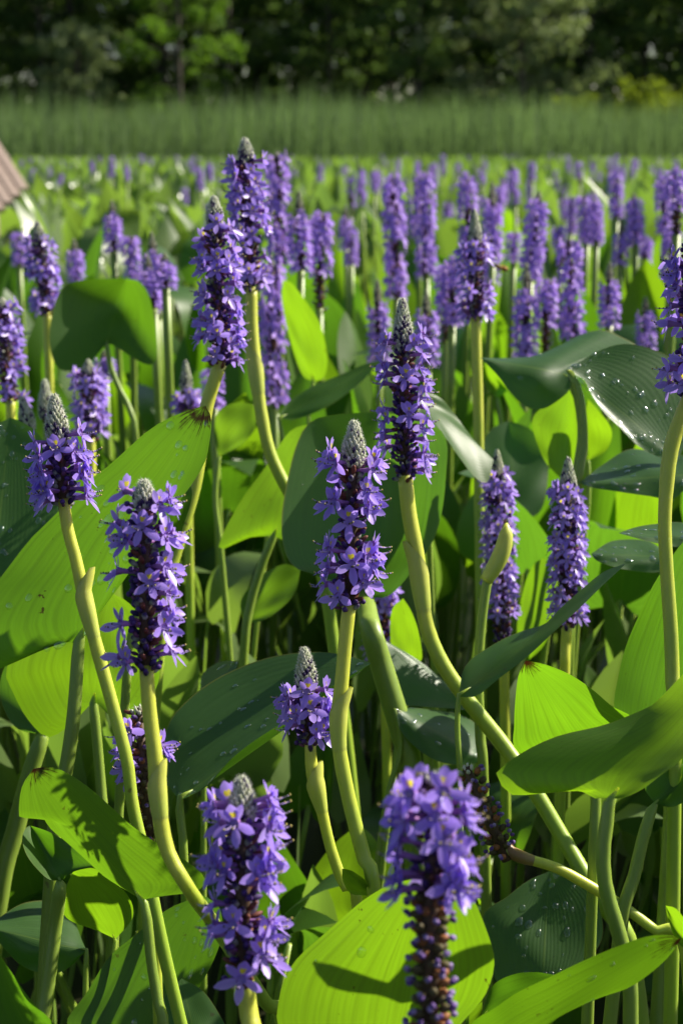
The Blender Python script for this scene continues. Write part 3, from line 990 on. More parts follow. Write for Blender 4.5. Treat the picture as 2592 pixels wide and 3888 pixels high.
hero_flower('violet flower spike partly hidden by the long bud spike and leaning leaf near the droplets', (335, 1365), (345, 1680), 1.7, 60,
            auto_florets(1410, 1660, 6, 6, 38), [(348, 1800), (350, 2000)], 38, seed=17, petals=False)
hero_flower('dark violet flower spike in the shade behind a thick forked stalk', (1440, 2190), (1455, 2520), 1.6, 20,
            auto_florets(2200, 2510, 6, 6, 39), [(1460, 2600), (1465, 2800)], 38, seed=18, petals=False)
hero_flower('violet flower spike standing beside the folded heart-shaped leaf, with narrow tip', (142, 840), (182, 1200), 1.95, 70,
            auto_florets(900, 1180, 7, 6, 40), [(185, 1300), (190, 1500)], 36, seed=19, petals=False)
hero_flower('broad violet flower spike beside the dark droplet-covered leaf, petals in thick rings', (8, 1130), (42, 1530), 1.7, 40,
            auto_florets(1150, 1520, 7, 6, 41), [(45, 1650), (50, 1800)], 40, seed=20, petals=False)


def bud_spear(label, top, base, d, stem, rpx, fat, name='pickerelweed_bud', green=False):
    """an unopened spike: hairy grey cone, or still wrapped in its green spathe"""
    T, B = P(*top, d), P(*base, d)
    u = (T - B); L = u.length; u.normalize()
    pts = to_water([B + u * 0.002] + world_path(stem, d))
    root = empty(name, (pts[-1].x, pts[-1].y, 0)); tag(root, label, 'flower bud'); O = root.location.copy()
    r = rpx / 2 / FPX * d
    stalk('stem', pts, r * 0.9, r * 1.1, O, root, M['petiole'])
    fr = (CP - B); fr = (fr - u * fr.dot(u)).normalized(); rt = u.cross(fr)
    R = fat / 2 / FPX * d
    if green:
        n = 16
        cp = [B + u * (L * t) + CR * (0.004 * math.sin(PI * t)) for t in np.linspace(-0.06, 1, n)]
        rd = [R * (0.62 + 0.38 * math.sin(PI * min(1, t * 0.9 + 0.1))) * (1 - max(0, t - 0.82) ** 1.4 * 9.0) for t in np.linspace(0, 1, n)]
        mb = MB(); tube(mb, cp, rd, 14); sp = link('spathe', mb.mesh('spathe', O), M['sheath'], root)
    else:
        mb, hb = MB(), MB()
        rr = random.Random(int(top[0]))
        spike_core(mb, hb, B, u, fr, rt, L, L * 0.97, rr)
        b = link('bud_spike', mb.mesh('bud_spike', O), M['buds'], root)
        tag(link('hair', hb.mesh('hair', O), M['hair'], b), kind='stuff')


bud_spear('green unopened bud still wrapped in its spathe, leaning before a violet spike', (1922, 1985), (1850, 2195), 1.22, [(1838, 2270), (1822, 2420), (1815, 2580), (1822, 2800), (1835, 3000)], 42, 66, green=True)
bud_spear('fat grey-green hairy bud spike behind the droplet-covered leaf', (84, 1508), (112, 1640), 1.45, [(118, 1760), (122, 1950)], 34, 62)
bud_spear('thin dark grey bud spike close behind the tall hairy-tipped young spike', (171, 1442), (176, 1590), 1.6, [(178, 1700), (180, 1900)], 28, 36)

# ------------------------------------------------------------------ flowers further back: one shared spike mesh each, own stalk
SP_L = 0.105


def spike_proto(seed, bud, spent, rings, per, lo=False):
    rr = random.Random(seed); mb = MB()
    B, u, fr, rt = Vector((0, 0, 0)), Vector((0, 0, 1)), Vector((0, -1, 0)), Vector((1, 0, 0))
    if not lo: spike_core(mb, None, B, u, fr, rt, SP_L, bud * SP_L, rr, None if not spent else spent * SP_L, 0.45)
    else:
        tube(mb, [(0, 0, 0), (0, 0, SP_L * .6), (0, 0, SP_L)], [.0075, .0065, .003], 5, (0.06, 0.03, 0.08))
        if bud > 0.1: tube(mb, [(0, 0, SP_L * (1 - bud)), (0, 0, SP_L * (1 - bud * .4)), (0, 0, SP_L)], [.0066, .006, .0015], 5, (0.26, 0.27, 0.2))
        if spent: tube(mb, [(0, 0, -.002), (0, 0, SP_L * spent)], [.009, .009], 5, (0.13, 0.07, 0.05))
    z0, z1 = spent * SP_L, SP_L * (1 - bud)
    for k in range(rings):
        zc = z0 + (z1 - z0) * (k + 0.5) / rings
        a0 = rr.uniform(0, 6.28)
        for j in range(per):
            if rr.random() < 0.12: continue
            az = a0 + 6.283 * j / per + rr.uniform(-.25, .25)
            o = fr * math.cos(az) + rt * math.sin(az)
            z = (o + u * rr.uniform(0, .35)).normalized(); x = u.cross(z).normalized(); y = z.cross(x)
            mt = Matrix.Translation(u * (zc + rr.uniform(-.3, .3) * (z1 - z0) / rings) + o * 0.004) @ Matrix((x, y, z)).transposed().to_4x4()
            for kind, an, op in LOBES:
                if lo and kind == 'up' and rr.random() < .5: continue
                L, W = {'mid': (0.0092, 0.0058), 'up': (0.0092, 0.0039), 'low': (0.0116, 0.0046)}[kind]
                if lo: L, W = L * 1.1, W * 1.35
                V, F, uv = petal_grid(L, W, rr.uniform(-.2, .1), 3 if lo else 4, 2 if lo else 3)
                pm = mt @ lobe_matrix(an + rr.uniform(-8, 8), op + rr.uniform(-10, 10))
                t = rr.random()
                cc = (0.44 + .10 * t, 0.26 + .08 * t, 0.86 + .08 * t)
                cl = [cc] * len(V)
                if kind == 'mid' and not lo: cl = [(0.75, 0.6, 0.1) if (1 <= i // 3 < 2 and i % 3 == 1) else cc for i in range(len(V))]
                mb.add([pm @ Vector(p) for p in V], F, uv, cl)
    me = mb.mesh('spike'); me.materials.append(M['spike_far'])
    return me


KINDS = [  # proto meshes, label, group
    (spike_proto(1, 0.05, 0.0, 9, 6), 'full violet flower spike blooming up to its tip in the field behind', 'violet spikes blooming to the tip'),
    (spike_proto(2, 0.30, 0.0, 7, 6), 'violet flower spike in the field with a bare grey bud tip', 'violet spikes with bare grey tips'),
    (spike_proto(3, 0.06, 0.35, 6, 6), 'violet flower spike in the field with a withered brown lower half', 'violet spikes with withered lower half'),
    (spike_proto(4, 0.14, 0.0, 8, 7), 'thick violet flower spike in the field with a short pointed tip', 'thick violet spikes with short pointed tips'),
]
LOW = [spike_proto(11, 0.04, 0.0, 6, 5, True), spike_proto(12, 0.30, 0.0, 5, 5, True), spike_proto(13, 0.05, 0.35, 4, 5, True), spike_proto(14, 0.14, 0.0, 6, 5, True)]
far_stem_cache = []


def field_flower(B, T, kind, r, low=False):
    u = T - B; L = u.length
    x0, y0 = B.x - u.x * 1.2 + random.uniform(-.03, .03), B.y - u.y * 1.2 + random.uniform(-.03, .03)
    root = empty('pickerelweed_flower', (x0, y0, 0))
    tag(root, KINDS[kind][1], 'flower', KINDS[kind][2])
    O = root.location.copy()
    mb = MB()
    pts = [(B.x, B.y, B.z + .003), ((B.x * .7 + x0 * .3), (B.y * .7 + y0 * .3), B.z * .6), (x0, y0, -0.1)]
    tube(mb, crom(pts, 5 if low else 9)[::-1], [r * 1.15] * (5 if low else 9), 5 if low else 8)
    link('stem', mb.mesh('stem', O), M['petiole'], root)
    s = link('spike', (LOW if low else [k[0] for k in KINDS])[kind], None, root)
    s.location = B - O
    q = u.to_track_quat('Z', 'Y')
    s.rotation_mode = 'QUATERNION'
    s.rotation_quaternion = q @ Matrix.Rotation(random.uniform(0, 6.28), 3, 'Z').to_quaternion()
    w = min(0.98, max(0.76, 0.86 * (L / SP_L) ** 0.4))
    s.scale = (w, w, L / SP_L)
    return root


MID = [  # spike top x,y, spike base x,y, depth, kind
    (1616, 1100, 1622, 1390, 2.1, 1), (1432, 1060, 1440, 1380, 2.3, 1), (1492, 660, 1505, 1140, 2.5, 0), (1052, 575, 1060, 1010, 2.35, 0),
    (1030, 985, 1045, 1545, 2.1, 0), (1135, 725, 1142, 1035, 2.2, 1), (1218, 805, 1212, 1180, 2.3, 2), (1612, 650, 1618, 1055, 2.7, 0),
    (1578, 660, 1585, 900, 3.0, 1), (1772, 660, 1778, 960, 2.8, 0), (1866, 690, 1868, 980, 2.5, 1), (2045, 725, 2010, 1070, 2.4, 3), (2160, 905, 2172, 1290, 2.25, 0),
    (1998, 1000, 1992, 1365, 2.15, 1), (2075, 1055, 2068, 1345, 2.2, 2), (2312, 995, 2310, 1245, 2.15, 1), (2448, 1125, 2452, 1335, 2.3, 1),
    (2215, 740, 2225, 930, 2.9, 0), (2255, 750, 2262, 925, 2.8, 3), (2405, 735, 2412, 930, 2.7, 3), (2515, 675, 2522, 890, 2.7, 0), (2335, 650, 2338, 830, 3.1, 0),
    (2560, 640, 2566, 900, 2.2, 2), (2550, 860, 2540, 1060, 2.3, 0), (1720, 980, 1715, 1240, 2.2, 0), (1690, 1000, 1695, 1300, 2.3, 2), (1860, 900, 1858, 1180, 2.6, 2),
    (425, 760, 432, 960, 2.4, 1), (280, 905, 292, 1075, 2.5, 1), (495, 895, 505, 1070, 2.4, 0), (575, 880, 600, 1180, 2.2, 1), (560, 970, 585, 1180, 2.1, 1), (70, 880, 75, 1010, 2.9, 0),
    (625, 960, 630, 1100, 2.0, 1), (805, 1400, 812, 1560, 1.95, 0), (1330, 860, 1332, 1010, 3.0, 0), (1310, 780, 1312, 950, 3.2, 1), (395, 1330, 400, 1440, 2.0, 1), (1950, 880, 1948, 1000, 2.8, 0),
    (1060, 1080, 1030, 1300, 2.2, 2), (2120, 860, 2125, 1020, 2.9, 2), (2360, 840, 2352, 1010, 2.7, 1), (2450, 900, 2440, 1040, 2.9, 0),
]
for (tx, ty, bx, by, d, k) in MID:
    field_flower(P(bx, by, d), P(tx, ty, d), k, 0.0048)

# ------------------------------------------------------------------ leaves
def loft(A, C, Mi, nu=13):
    """rows from left margin A through midrib Mi to right margin C, all (n,3)"""
    n = len(A); rows = []
    h = (nu - 1) // 2
    tm = (C - A) * 0.5
    for i in range(nu):
        if i <= h:
            t = i / h; p0, p1, m0, m1 = A, Mi, (Mi - A), tm
        else:
            t = (i - h) / h; p0, p1, m0, m1 = Mi, C, tm, (C - Mi)
        a = 2 * t ** 3 - 3 * t * t + 1; b = t ** 3 - 2 * t * t + t; c = -2 * t ** 3 + 3 * t * t; e = t ** 3 - t * t
        rows.append(a * p0 + b * m0 * 0.8 + c * p1 + e * m1 * 0.8)
    return np.stack(rows, axis=1)           # (n, nu, 3)


def grid_mesh(name, G, origin):
    nv, nu, _ = G.shape
    V = G.reshape(-1, 3) - np.array(origin)
    u, v = np.meshgrid(np.linspace(0, 1, nu), np.linspace(0, 1, nv))
    F = np.array(grid_faces(nv, nu))
    return make_mesh(name, V, F, np.stack([u.ravel(), v.ravel()], 1))


ICO = None
def drop_shape():
    V, F = [], []
    mb = MB(); ellipsoid(mb, (0, 0, 0.1), (0, 0, 1), 1.3, 1.0, (1, 1, 1), 10, 8)
    V = np.array(mb.v); V[:, 2] = np.maximum(V[:, 2], -0.02)
    keep = [f for f in mb.f if max(V[i][2] for i in f) > 0.0]
    return V, keep


DROP_V, DROP_F = drop_shape()


def droplets(G, n, size, rr, toward):
    """water beads standing on a blade"""
    nv, nu, _ = G.shape
    mb = MB()
    for _ in range(n):
        j, i = rr.uniform(1, nv - 2.01), rr.uniform(1, nu - 2.01)
        j0, i0 = int(j), int(i); fj, fi = j - j0, i - i0
        p = Vector((1 - fj) * (1 - fi) * G[j0, i0] + fj * (1 - fi) * G[j0 + 1, i0] + (1 - fj) * fi * G[j0, i0 + 1] + fj * fi * G[j0 + 1, i0 + 1])
        du = Vector(G[j0, i0 + 1] - G[j0, i0]); dv = Vector(G[j0 + 1, i0] - G[j0, i0])
        nn = du.cross(dv)
        if nn.length < 1e-12: continue
        nn.normalize()
        if nn.dot(toward) < 0: nn = -nn
        s = size * rr.uniform(0.35, 1.0) ** 1.5
        a = dv.normalized(); b = nn.cross(a)
        e = rr.uniform(0.8, 1.7); h = rr.uniform(0.4, 0.6)
        mb.add([p + a * (v[0] * s * e) + b * (v[1] * s) + nn * (v[2] * s * h) for v in DROP_V], DROP_F)
    return mb


def hero_leaf(label, d, b, t, L, R, Mr=None, db=0, dt=0, dl=0, dr=0, dm=0, mat='leaf', pet=None, rpx=26, drops=0, dsize=.0024, mp=1.5, seed=0, dpet=0.0, wave=0.0, drift=(0, 0), group=None):
    n = 30
    def px(pts, bulge):
        q = crom([b] + list(pts) + [t], n)
        s = np.linspace(0, 1, n)
        dep = d + 0.01 * (db * (1 - s) + dt * s + bulge * np.sin(PI * np.clip(s, 0, 1)) ** 0.8)
        if wave: dep = dep + 0.01 * wave * np.sin(s * 9 + bulge)
        return q, dep
    qa, da = px(L, dl); qc, dc = px(R, dr)
    mid = list(Mr) if Mr else [(b[0] * .66 + t[0] * .34, b[1] * .66 + t[1] * .34), (b[0] * .33 + t[0] * .67, b[1] * .33 + t[1] * .67)]
    qm = crom([b] + mid + [t], 60)
    s = np.linspace(0, 1, n) ** mp
    qm = np.stack([np.interp(s, np.linspace(0, 1, 60), qm[:, k]) for k in (0, 1)], 1)
    dmid = d + 0.01 * (db * (1 - s) + dt * s + dm * np.sin(PI * s))
    W = lambda q, dd: np.array([tuple(P(x, y, z)) for (x, y), z in zip(q, dd)])
    A, C, Mi = W(qa, da), W(qc, dc), W(qm, dmid)
    G = loft(A, C, Mi)
    # slight undulation so that no blade is a perfect sheet
    rs = np.random.default_rng(seed + int(b[0]) + int(t[1]))
    ph = rs.uniform(0, 6.28, 4)
    vv, uu = np.meshgrid(np.linspace(0, 1, n), np.linspace(0, 1, 13), indexing='ij')
    und = (np.sin(vv * 7 + ph[0] + uu * 3) * 0.4 + np.sin(uu * 9 + ph[1]) * np.sin(vv * 11 + ph[2]) * 0.35) * np.sin(PI * vv) * 0.0034 * d
    G = G + und[:, :, None] * np.array(CF)[None, None, :]
    base = P(*b, d + 0.01 * db)
    if pet is None: pet = [(b[0] + random.uniform(-20, 20), b[1] + 160), (b[0] + random.uniform(-60, 40), b[1] + 420)]
    k1, k2 = Vector(G[2, 6]), Vector(G[5, 6])
    pts = to_water([k2, k1, base] + [P(p[0], p[1], (p[2] if len(p) > 2 else d + dpet + 0.01 * db)) for p in pet], drift)
    root = empty('pickerelweed_leaf', (pts[-1].x, pts[-1].y, 0))
    tag(root, label, 'leaf', group)
    O = root.location.copy()
    bl = link('blade', grid_mesh('blade', G, O), M[mat], root)
    r = rpx / 2 / FPX * d
    ls = [(pts[i + 1] - pts[i]).length for i in range(len(pts) - 1)]; tb = (ls[0] + ls[1]) / sum(ls)
    stalk('petiole', pts, r * 0.8, r * 1.15, O, root, M['petiole'], n=60, bulges=((0.0, max(tb * 0.62, 0.008 / sum(ls)), -0.85),))
    if drops:
        mb = droplets(G, drops, dsize, random.Random(seed + 5), CP - base)
        tag(link('water_droplets', mb.mesh('water_droplets', O), M['drop'], bl), kind='stuff')
    return root


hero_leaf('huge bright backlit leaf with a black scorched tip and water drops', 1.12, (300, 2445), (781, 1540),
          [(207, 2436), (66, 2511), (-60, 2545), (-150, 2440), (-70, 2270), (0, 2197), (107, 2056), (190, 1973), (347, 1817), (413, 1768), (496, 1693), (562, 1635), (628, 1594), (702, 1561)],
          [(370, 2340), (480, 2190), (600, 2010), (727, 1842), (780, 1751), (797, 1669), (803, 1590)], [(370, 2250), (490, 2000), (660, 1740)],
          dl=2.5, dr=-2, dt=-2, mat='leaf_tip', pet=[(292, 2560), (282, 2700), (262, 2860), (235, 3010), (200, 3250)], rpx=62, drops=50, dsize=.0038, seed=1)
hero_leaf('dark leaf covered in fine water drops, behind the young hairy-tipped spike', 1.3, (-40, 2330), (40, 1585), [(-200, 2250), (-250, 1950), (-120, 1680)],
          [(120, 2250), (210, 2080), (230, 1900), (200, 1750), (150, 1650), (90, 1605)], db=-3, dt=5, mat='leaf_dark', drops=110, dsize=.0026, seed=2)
hero_leaf('leaf added close behind the huge scorched-tip leaf to shade its base', 1.16, (540, 2160), (690, 1790), [(420, 2090), (440, 1950), (550, 1840)], [(650, 2110), (700, 1990), (730, 1870)], dl=1, dr=0, rpx=40)  # extra leaf, added to block sun from the lobe of the huge leaf
hero_leaf('folded heart-shaped leaf glowing in its middle, on a curved stalk in the field', 1.9, (405, 1305), (480, 1058), [(330, 1385), (230, 1405), (190, 1310), (200, 1190), (240, 1090), (330, 1060)],
          [(430, 1310), (540, 1378), (590, 1370), (590, 1250), (570, 1130), (530, 1070)], dl=-2, dr=-2.5, dm=2, dt=2, pet=[(420, 1390), (455, 1480), (495, 1560), (520, 1700)], rpx=26, seed=3)
hero_leaf('upright bright yellow-green leaf behind a flower stalk in the field', 2.05, (1190, 1447), (1075, 1062), [(1150, 1425), (1115, 1340), (1080, 1200), (1068, 1120)], [(1228, 1435), (1243, 1360), (1215, 1230), (1165, 1150), (1110, 1078)], dr=-3, dl=2, mat='leaf_bright', rpx=18)
hero_leaf('narrow dark leaf slanting towards the tall grey-tipped spike', 1.75, (1060, 1590), (1445, 1368), [(1090, 1530), (1180, 1470), (1300, 1420), (1390, 1380)], [(1130, 1590), (1250, 1540), (1370, 1450)], dt=4, dl=1, dr=-2, rpx=20)
hero_leaf('broad dark upright leaf directly behind the two middle flower spikes', 1.4, (1385, 2270), (1440, 1565), [(1300, 2230), (1190, 2180), (1120, 2155), (1080, 2090), (1068, 1980), (1085, 1850), (1125, 1690), (1180, 1600), (1290, 1572)],
          [(1480, 2260), (1570, 2160), (1640, 2060), (1675, 1950), (1692, 1800), (1690, 1660), (1600, 1590)], dl=-3, dr=-3, dm=1.5, dt=2, mat='leaf_dark', pet=[(1405, 2380), (1430, 2470), (1470, 2600), (1530, 2800), (1560, 2960)], rpx=84, dpet=-0.12, drops=14)
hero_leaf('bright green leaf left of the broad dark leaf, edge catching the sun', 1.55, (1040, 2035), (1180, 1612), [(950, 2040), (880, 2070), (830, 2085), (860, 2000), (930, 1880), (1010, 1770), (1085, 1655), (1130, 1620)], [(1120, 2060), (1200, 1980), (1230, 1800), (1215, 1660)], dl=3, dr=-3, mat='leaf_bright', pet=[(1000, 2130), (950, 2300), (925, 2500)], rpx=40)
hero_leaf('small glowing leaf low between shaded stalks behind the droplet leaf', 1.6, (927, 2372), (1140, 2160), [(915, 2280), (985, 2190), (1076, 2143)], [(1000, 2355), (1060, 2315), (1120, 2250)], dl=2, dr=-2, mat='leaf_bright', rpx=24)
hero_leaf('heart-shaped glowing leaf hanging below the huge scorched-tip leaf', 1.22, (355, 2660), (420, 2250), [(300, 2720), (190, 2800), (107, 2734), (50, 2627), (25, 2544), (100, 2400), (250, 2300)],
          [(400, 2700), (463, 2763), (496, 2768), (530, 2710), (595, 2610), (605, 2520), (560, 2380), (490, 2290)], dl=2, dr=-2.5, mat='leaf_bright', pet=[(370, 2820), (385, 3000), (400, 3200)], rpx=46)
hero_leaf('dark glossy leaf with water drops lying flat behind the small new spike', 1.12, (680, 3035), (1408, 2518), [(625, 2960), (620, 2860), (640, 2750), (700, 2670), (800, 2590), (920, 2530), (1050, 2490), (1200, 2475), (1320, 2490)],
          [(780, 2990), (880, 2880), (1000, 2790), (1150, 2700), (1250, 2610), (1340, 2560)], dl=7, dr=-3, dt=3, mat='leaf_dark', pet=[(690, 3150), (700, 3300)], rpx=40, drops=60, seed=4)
hero_leaf('pale shining leaf edge just beyond the flat droplet leaf', 1.35, (760, 2620), (905, 2508), [(770, 2560), (830, 2515)], [(830, 2600), (890, 2550)], dl=5, dr=-2, mat='leaf_dark', drops=10)
hero_leaf('brown-tipped leaf twisting to the side low in the plants, above a bare stalk', 0.96, (545, 3415), (128, 2919), [(640, 3400), (740, 3385), (785, 3345), (744, 3295), (661, 3237), (579, 3188), (496, 3130), (413, 3055), (331, 2985), (240, 2927), (180, 2912)],
          [(517, 3403), (463, 3370), (397, 3328), (331, 3270), (248, 3196), (190, 3146), (149, 3084), (110, 3098), (78, 3108), (74, 3055), (87, 2981)], [(430, 3290), (280, 3110), (170, 2980)], dl=-2.0, dr=2.0, dt=1, mat='leaf_tip_shaded', pet=[(560, 3500), (575, 3650), (600, 3800), (625, 3950)], rpx=48)
hero_leaf('short curled dark leaf on a thick stalk under the twisting brown-tipped leaf', 1.02, (232, 3345), (116, 3134), [(180, 3336), (124, 3279), (87, 3196), (95, 3150)], [(289, 3305), (365, 3283), (300, 3230), (240, 3190), (180, 3155)], dl=-2, dr=-1, db=-1.5, dpet=0.012, pet=[(215, 3480), (195, 3640), (175, 3800), (160, 3950)], rpx=66)
hero_leaf('bright leaf piece glowing between two stalks below the brown-tipped leaf', 1.12, (440, 3565), (280, 3305), [(350, 3525), (245, 3475), (250, 3380)], [(505, 3480), (475, 3390), (370, 3300)], dl=2, dr=-2, mat='leaf_bright')
hero_leaf('large leaf with round water drops standing low behind bare stalks', 1.1, (560, 4010), (770, 3400), [(380, 3990), (250, 3900), (330, 3770), (413, 3634), (500, 3560), (640, 3450)], [(680, 3910), (750, 3760), (810, 3650), (845, 3540), (830, 3440)], dl=2, dr=-2, drops=50, dsize=.0032)
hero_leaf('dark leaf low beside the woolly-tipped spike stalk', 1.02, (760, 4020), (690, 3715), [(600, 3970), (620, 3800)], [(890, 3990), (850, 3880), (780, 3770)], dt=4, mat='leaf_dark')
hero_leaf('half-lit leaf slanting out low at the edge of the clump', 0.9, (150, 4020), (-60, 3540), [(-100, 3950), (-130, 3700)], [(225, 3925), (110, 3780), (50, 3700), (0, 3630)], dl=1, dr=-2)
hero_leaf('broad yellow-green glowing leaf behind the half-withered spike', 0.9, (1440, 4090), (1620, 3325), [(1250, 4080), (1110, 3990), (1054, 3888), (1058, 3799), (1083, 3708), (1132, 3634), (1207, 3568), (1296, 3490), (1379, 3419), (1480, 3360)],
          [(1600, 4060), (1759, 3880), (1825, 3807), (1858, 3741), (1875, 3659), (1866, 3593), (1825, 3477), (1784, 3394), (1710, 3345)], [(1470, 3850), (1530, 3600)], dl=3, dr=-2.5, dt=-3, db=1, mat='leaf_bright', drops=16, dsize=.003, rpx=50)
hero_leaf('long pointed bright leaf with a reddish-brown tip edge, low beside the glowing broad leaf', 0.86, (1840, 4020), (2583, 3566), [(1770, 3940), (1800, 3875), (1875, 3832), (1957, 3774), (2089, 3708), (2205, 3650), (2329, 3597), (2453, 3555), (2540, 3550)],
          [(1980, 4000), (2089, 3888), (2189, 3803), (2271, 3785), (2370, 3758), (2453, 3708), (2536, 3634)], dl=-2, dr=1.5, mat='leaf_tip', drops=8)
hero_leaf('narrow speckled leaf tucked behind the long pointed bright leaf', 0.95, (1830, 3850), (2105, 3702), [(1865, 3750), (1950, 3700), (2030, 3690)], [(1930, 3830), (2020, 3780)], dl=-1, dr=1)
hero_leaf('large cupped leaf with wavy lobe spreading over a flared stalk', 0.93, (2313, 3030), (2800, 2480), [(2246, 3030), (2189, 2997), (2106, 3006), (2007, 3018), (1932, 3014), (1887, 2956), (1887, 2923), (1941, 2882), (2007, 2840), (2122, 2791), (2288, 2754), (2395, 2714), (2478, 2676), (2536, 2618), (2592, 2560), (2680, 2450)],
          [(2360, 3030), (2430, 3000), (2500, 2950), (2592, 2880), (2690, 2760)], [(2400, 2930), (2550, 2790), (2680, 2620)], dl=3, dr=-3, db=-1, dt=-1, mat='leaf_bright', pet=[(2305, 3100), (2290, 3200), (2290, 3320), (2312, 3430), (2350, 3550), (2380, 3690), (2392, 3860)], rpx=66)
hero_leaf('bright upright leaf with a black-brown tip behind the large cupped leaf', 1.03, (2250, 2900), (1995, 2508), [(2100, 2900), (1960, 2850), (1950, 2750), (1955, 2650), (1968, 2560)], [(2400, 2850), (2400, 2730), (2320, 2680), (2250, 2620), (2160, 2560), (2065, 2522)], dl=2.5, dr=-2.5, mat='leaf_tip', pet=[(2260, 3050), (2250, 3300)], rpx=50)
hero_leaf('tall half-shaded leaf behind the thick bulging stalk', 1.12, (2500, 2850), (2660, 2000), [(2400, 2830), (2329, 2700), (2346, 2560), (2379, 2445), (2429, 2329), (2478, 2222), (2536, 2131), (2592, 2056)], [(2640, 2830), (2740, 2600), (2760, 2350), (2720, 2130)], dl=3, dr=-3, pet=[(2540, 3000), (2530, 3300), (2510, 3600)], rpx=58, dpet=0.05)
hero_leaf('long narrow leaf arching up to a thin dark tip in front of a violet spike', 1.15, (1740, 2645), (2377, 2138), [(1767, 2527), (1875, 2445), (1982, 2395), (2065, 2370), (2122, 2312), (2205, 2238), (2288, 2172)], [(1808, 2642), (1891, 2577), (1999, 2494), (2106, 2395), (2205, 2304), (2288, 2221)], [(1900, 2520), (2100, 2370)], dl=4, dr=-2, mat='leaf_dark', pet=[(1735, 2780), (1745, 3000)])
hero_leaf('dark leaf leaning away beside the forked thick stalk', 1.34, (1790, 2700), (1450, 2425), [(1700, 2690), (1600, 2682), (1500, 2665), (1440, 2560)], [(1760, 2650), (1700, 2600), (1620, 2530), (1544, 2480)], dr=1, dl=-2, mat='leaf_dark')
hero_leaf('glossy grey-green leaf spreading sideways like a roof over bright leaves', 1.5, (2165, 1425), (1822, 1358), [(2300, 1335), (2412, 1313), (2370, 1286), (2288, 1253), (2205, 1270), (2122, 1311), (2040, 1348), (1924, 1360)], [(2160, 1480), (2106, 1528), (2056, 1553), (1999, 1545), (1941, 1495), (1891, 1429), (1850, 1385)], dl=8, dr=-1, mat='leaf_dark', pet=[(2190, 1520), (2205, 1650), (2185, 1800), (2180, 1950)], rpx=34, drops=10)
hero_leaf('glossy drooping leaf speckled with water drops beside the tall thick stalk', 1.42, (2155, 1396), (2570, 1745), [(2200, 1373), (2280, 1328), (2370, 1306), (2470, 1323), (2560, 1370), (2615, 1480), (2620, 1630)], [(2172, 1422), (2215, 1440), (2250, 1505), (2290, 1565), (2350, 1625), (2420, 1692), (2500, 1735)], dl=2.6, dr=-1, mat='leaf_dark', pet=[(2200, 1500), (2215, 1700), (2190, 1900)], rpx=36, drops=100, dsize=.0026)
hero_leaf('flat shining leaf with drops below the drooping glossy leaf', 1.4, (2640, 1800), (2198, 1832), [(2592, 1730), (2503, 1720), (2387, 1706), (2288, 1763)], [(2560, 1890), (2450, 1882), (2330, 1864), (2240, 1850)], dl=6, dr=-1, mat='leaf_dark', drops=50)
hero_leaf('thin bluish leaf blade pointing to the side across the thick stalk', 1.2, (2660, 2040), (2346, 2024), [(2592, 1985), (2480, 1990), (2410, 2002)], [(2592, 2078), (2480, 2060), (2410, 2042)], dl=4, dr=-1, mat='leaf_dark', drops=24)
hero_leaf('bluish wet leaf under the thin pointing blade', 1.3, (2540, 2115), (2242, 2102), [(2460, 2056), (2330, 2053)], [(2500, 2172), (2370, 2162), (2270, 2132)], dl=5, dr=-1, mat='leaf_dark', drops=30)
hero_leaf('folded leaf with a pale shining back beside the long grey-tipped spike', 1.45, (1590, 1505), (1872, 1745), [(1620, 1490), (1680, 1518), (1730, 1578), (1800, 1672)], [(1592, 1570), (1680, 1650), (1730, 1720), (1800, 1810), (1850, 1830)], dl=2, dr=-3, mat='leaf')
hero_leaf('broad dark oval leaf standing behind two slim spikes', 1.85, (1960, 1980), (1930, 1598), [(1860, 1940), (1825, 1800), (1835, 1680), (1870, 1625)], [(2050, 1940), (2080, 1800), (2062, 1700), (2010, 1628)], dt=4, db=-2, mat='leaf_dark')
hero_leaf('bright leaf under the roof-like glossy leaf, left of its stalk', 1.62, (2140, 1830), (2160, 1480), [(2060, 1740), (2020, 1600), (2080, 1530)], [(2180, 1750), (2190, 1620), (2180, 1530)], dl=2, dr=-3, mat='leaf_bright')
hero_leaf('bright leaf sliver between the glossy leaf stalk and the drooping leaf', 1.64, (2230, 1750), (2230, 1515), [(2220, 1650), (2212, 1570)], [(2300, 1710), (2322, 1640), (2270, 1560)], dr=-2, mat='leaf_bright')
hero_leaf('small bright leaf below the tip of the roof-like glossy leaf', 2.0, (1890, 1515), (1840, 1365), [(1850, 1480), (1836, 1420)], [(1932, 1470), (1922, 1420), (1880, 1383)], dr=-2, mat='leaf_bright')
hero_leaf('bright yellow-green leaf low behind the thick forked stalk', 1.42, (1540, 2515), (1530, 2272), [(1494, 2490), (1480, 2400), (1490, 2310)], [(1600, 2505), (1588, 2400), (1560, 2320)], dl=2, dr=-2, mat='leaf_bright')
hero_leaf('bright leaf glowing between the two slim violet spikes', 1.62, (1990, 2520), (2060, 2118), [(1960, 2400), (1985, 2240), (2020, 2150)], [(2070, 2440), (2108, 2300), (2108, 2160)], dl=2, dr=-2, mat='leaf_bright')
hero_leaf('dark wet leaf in deep shade below the arching narrow leaf', 1.27, (1500, 2690), (1845, 2885), [(1600, 2690), (1760, 2720), (1835, 2790)], [(1530, 2790), (1640, 2880), (1760, 2905)], dl=5, dr=-1, mat='leaf_dark', drops=24)
hero_leaf('dark shaded leaf with water drops behind the half-withered spike and fallen stalk', 1.1, (2050, 3810), (2085, 3308), [(1930, 3790), (1850, 3640), (1833, 3477), (1924, 3402), (1999, 3345)], [(2180, 3710), (2260, 3610), (2288, 3526), (2255, 3402), (2172, 3336)], dt=4, mat='leaf_dark', drops=46, dsize=.003)
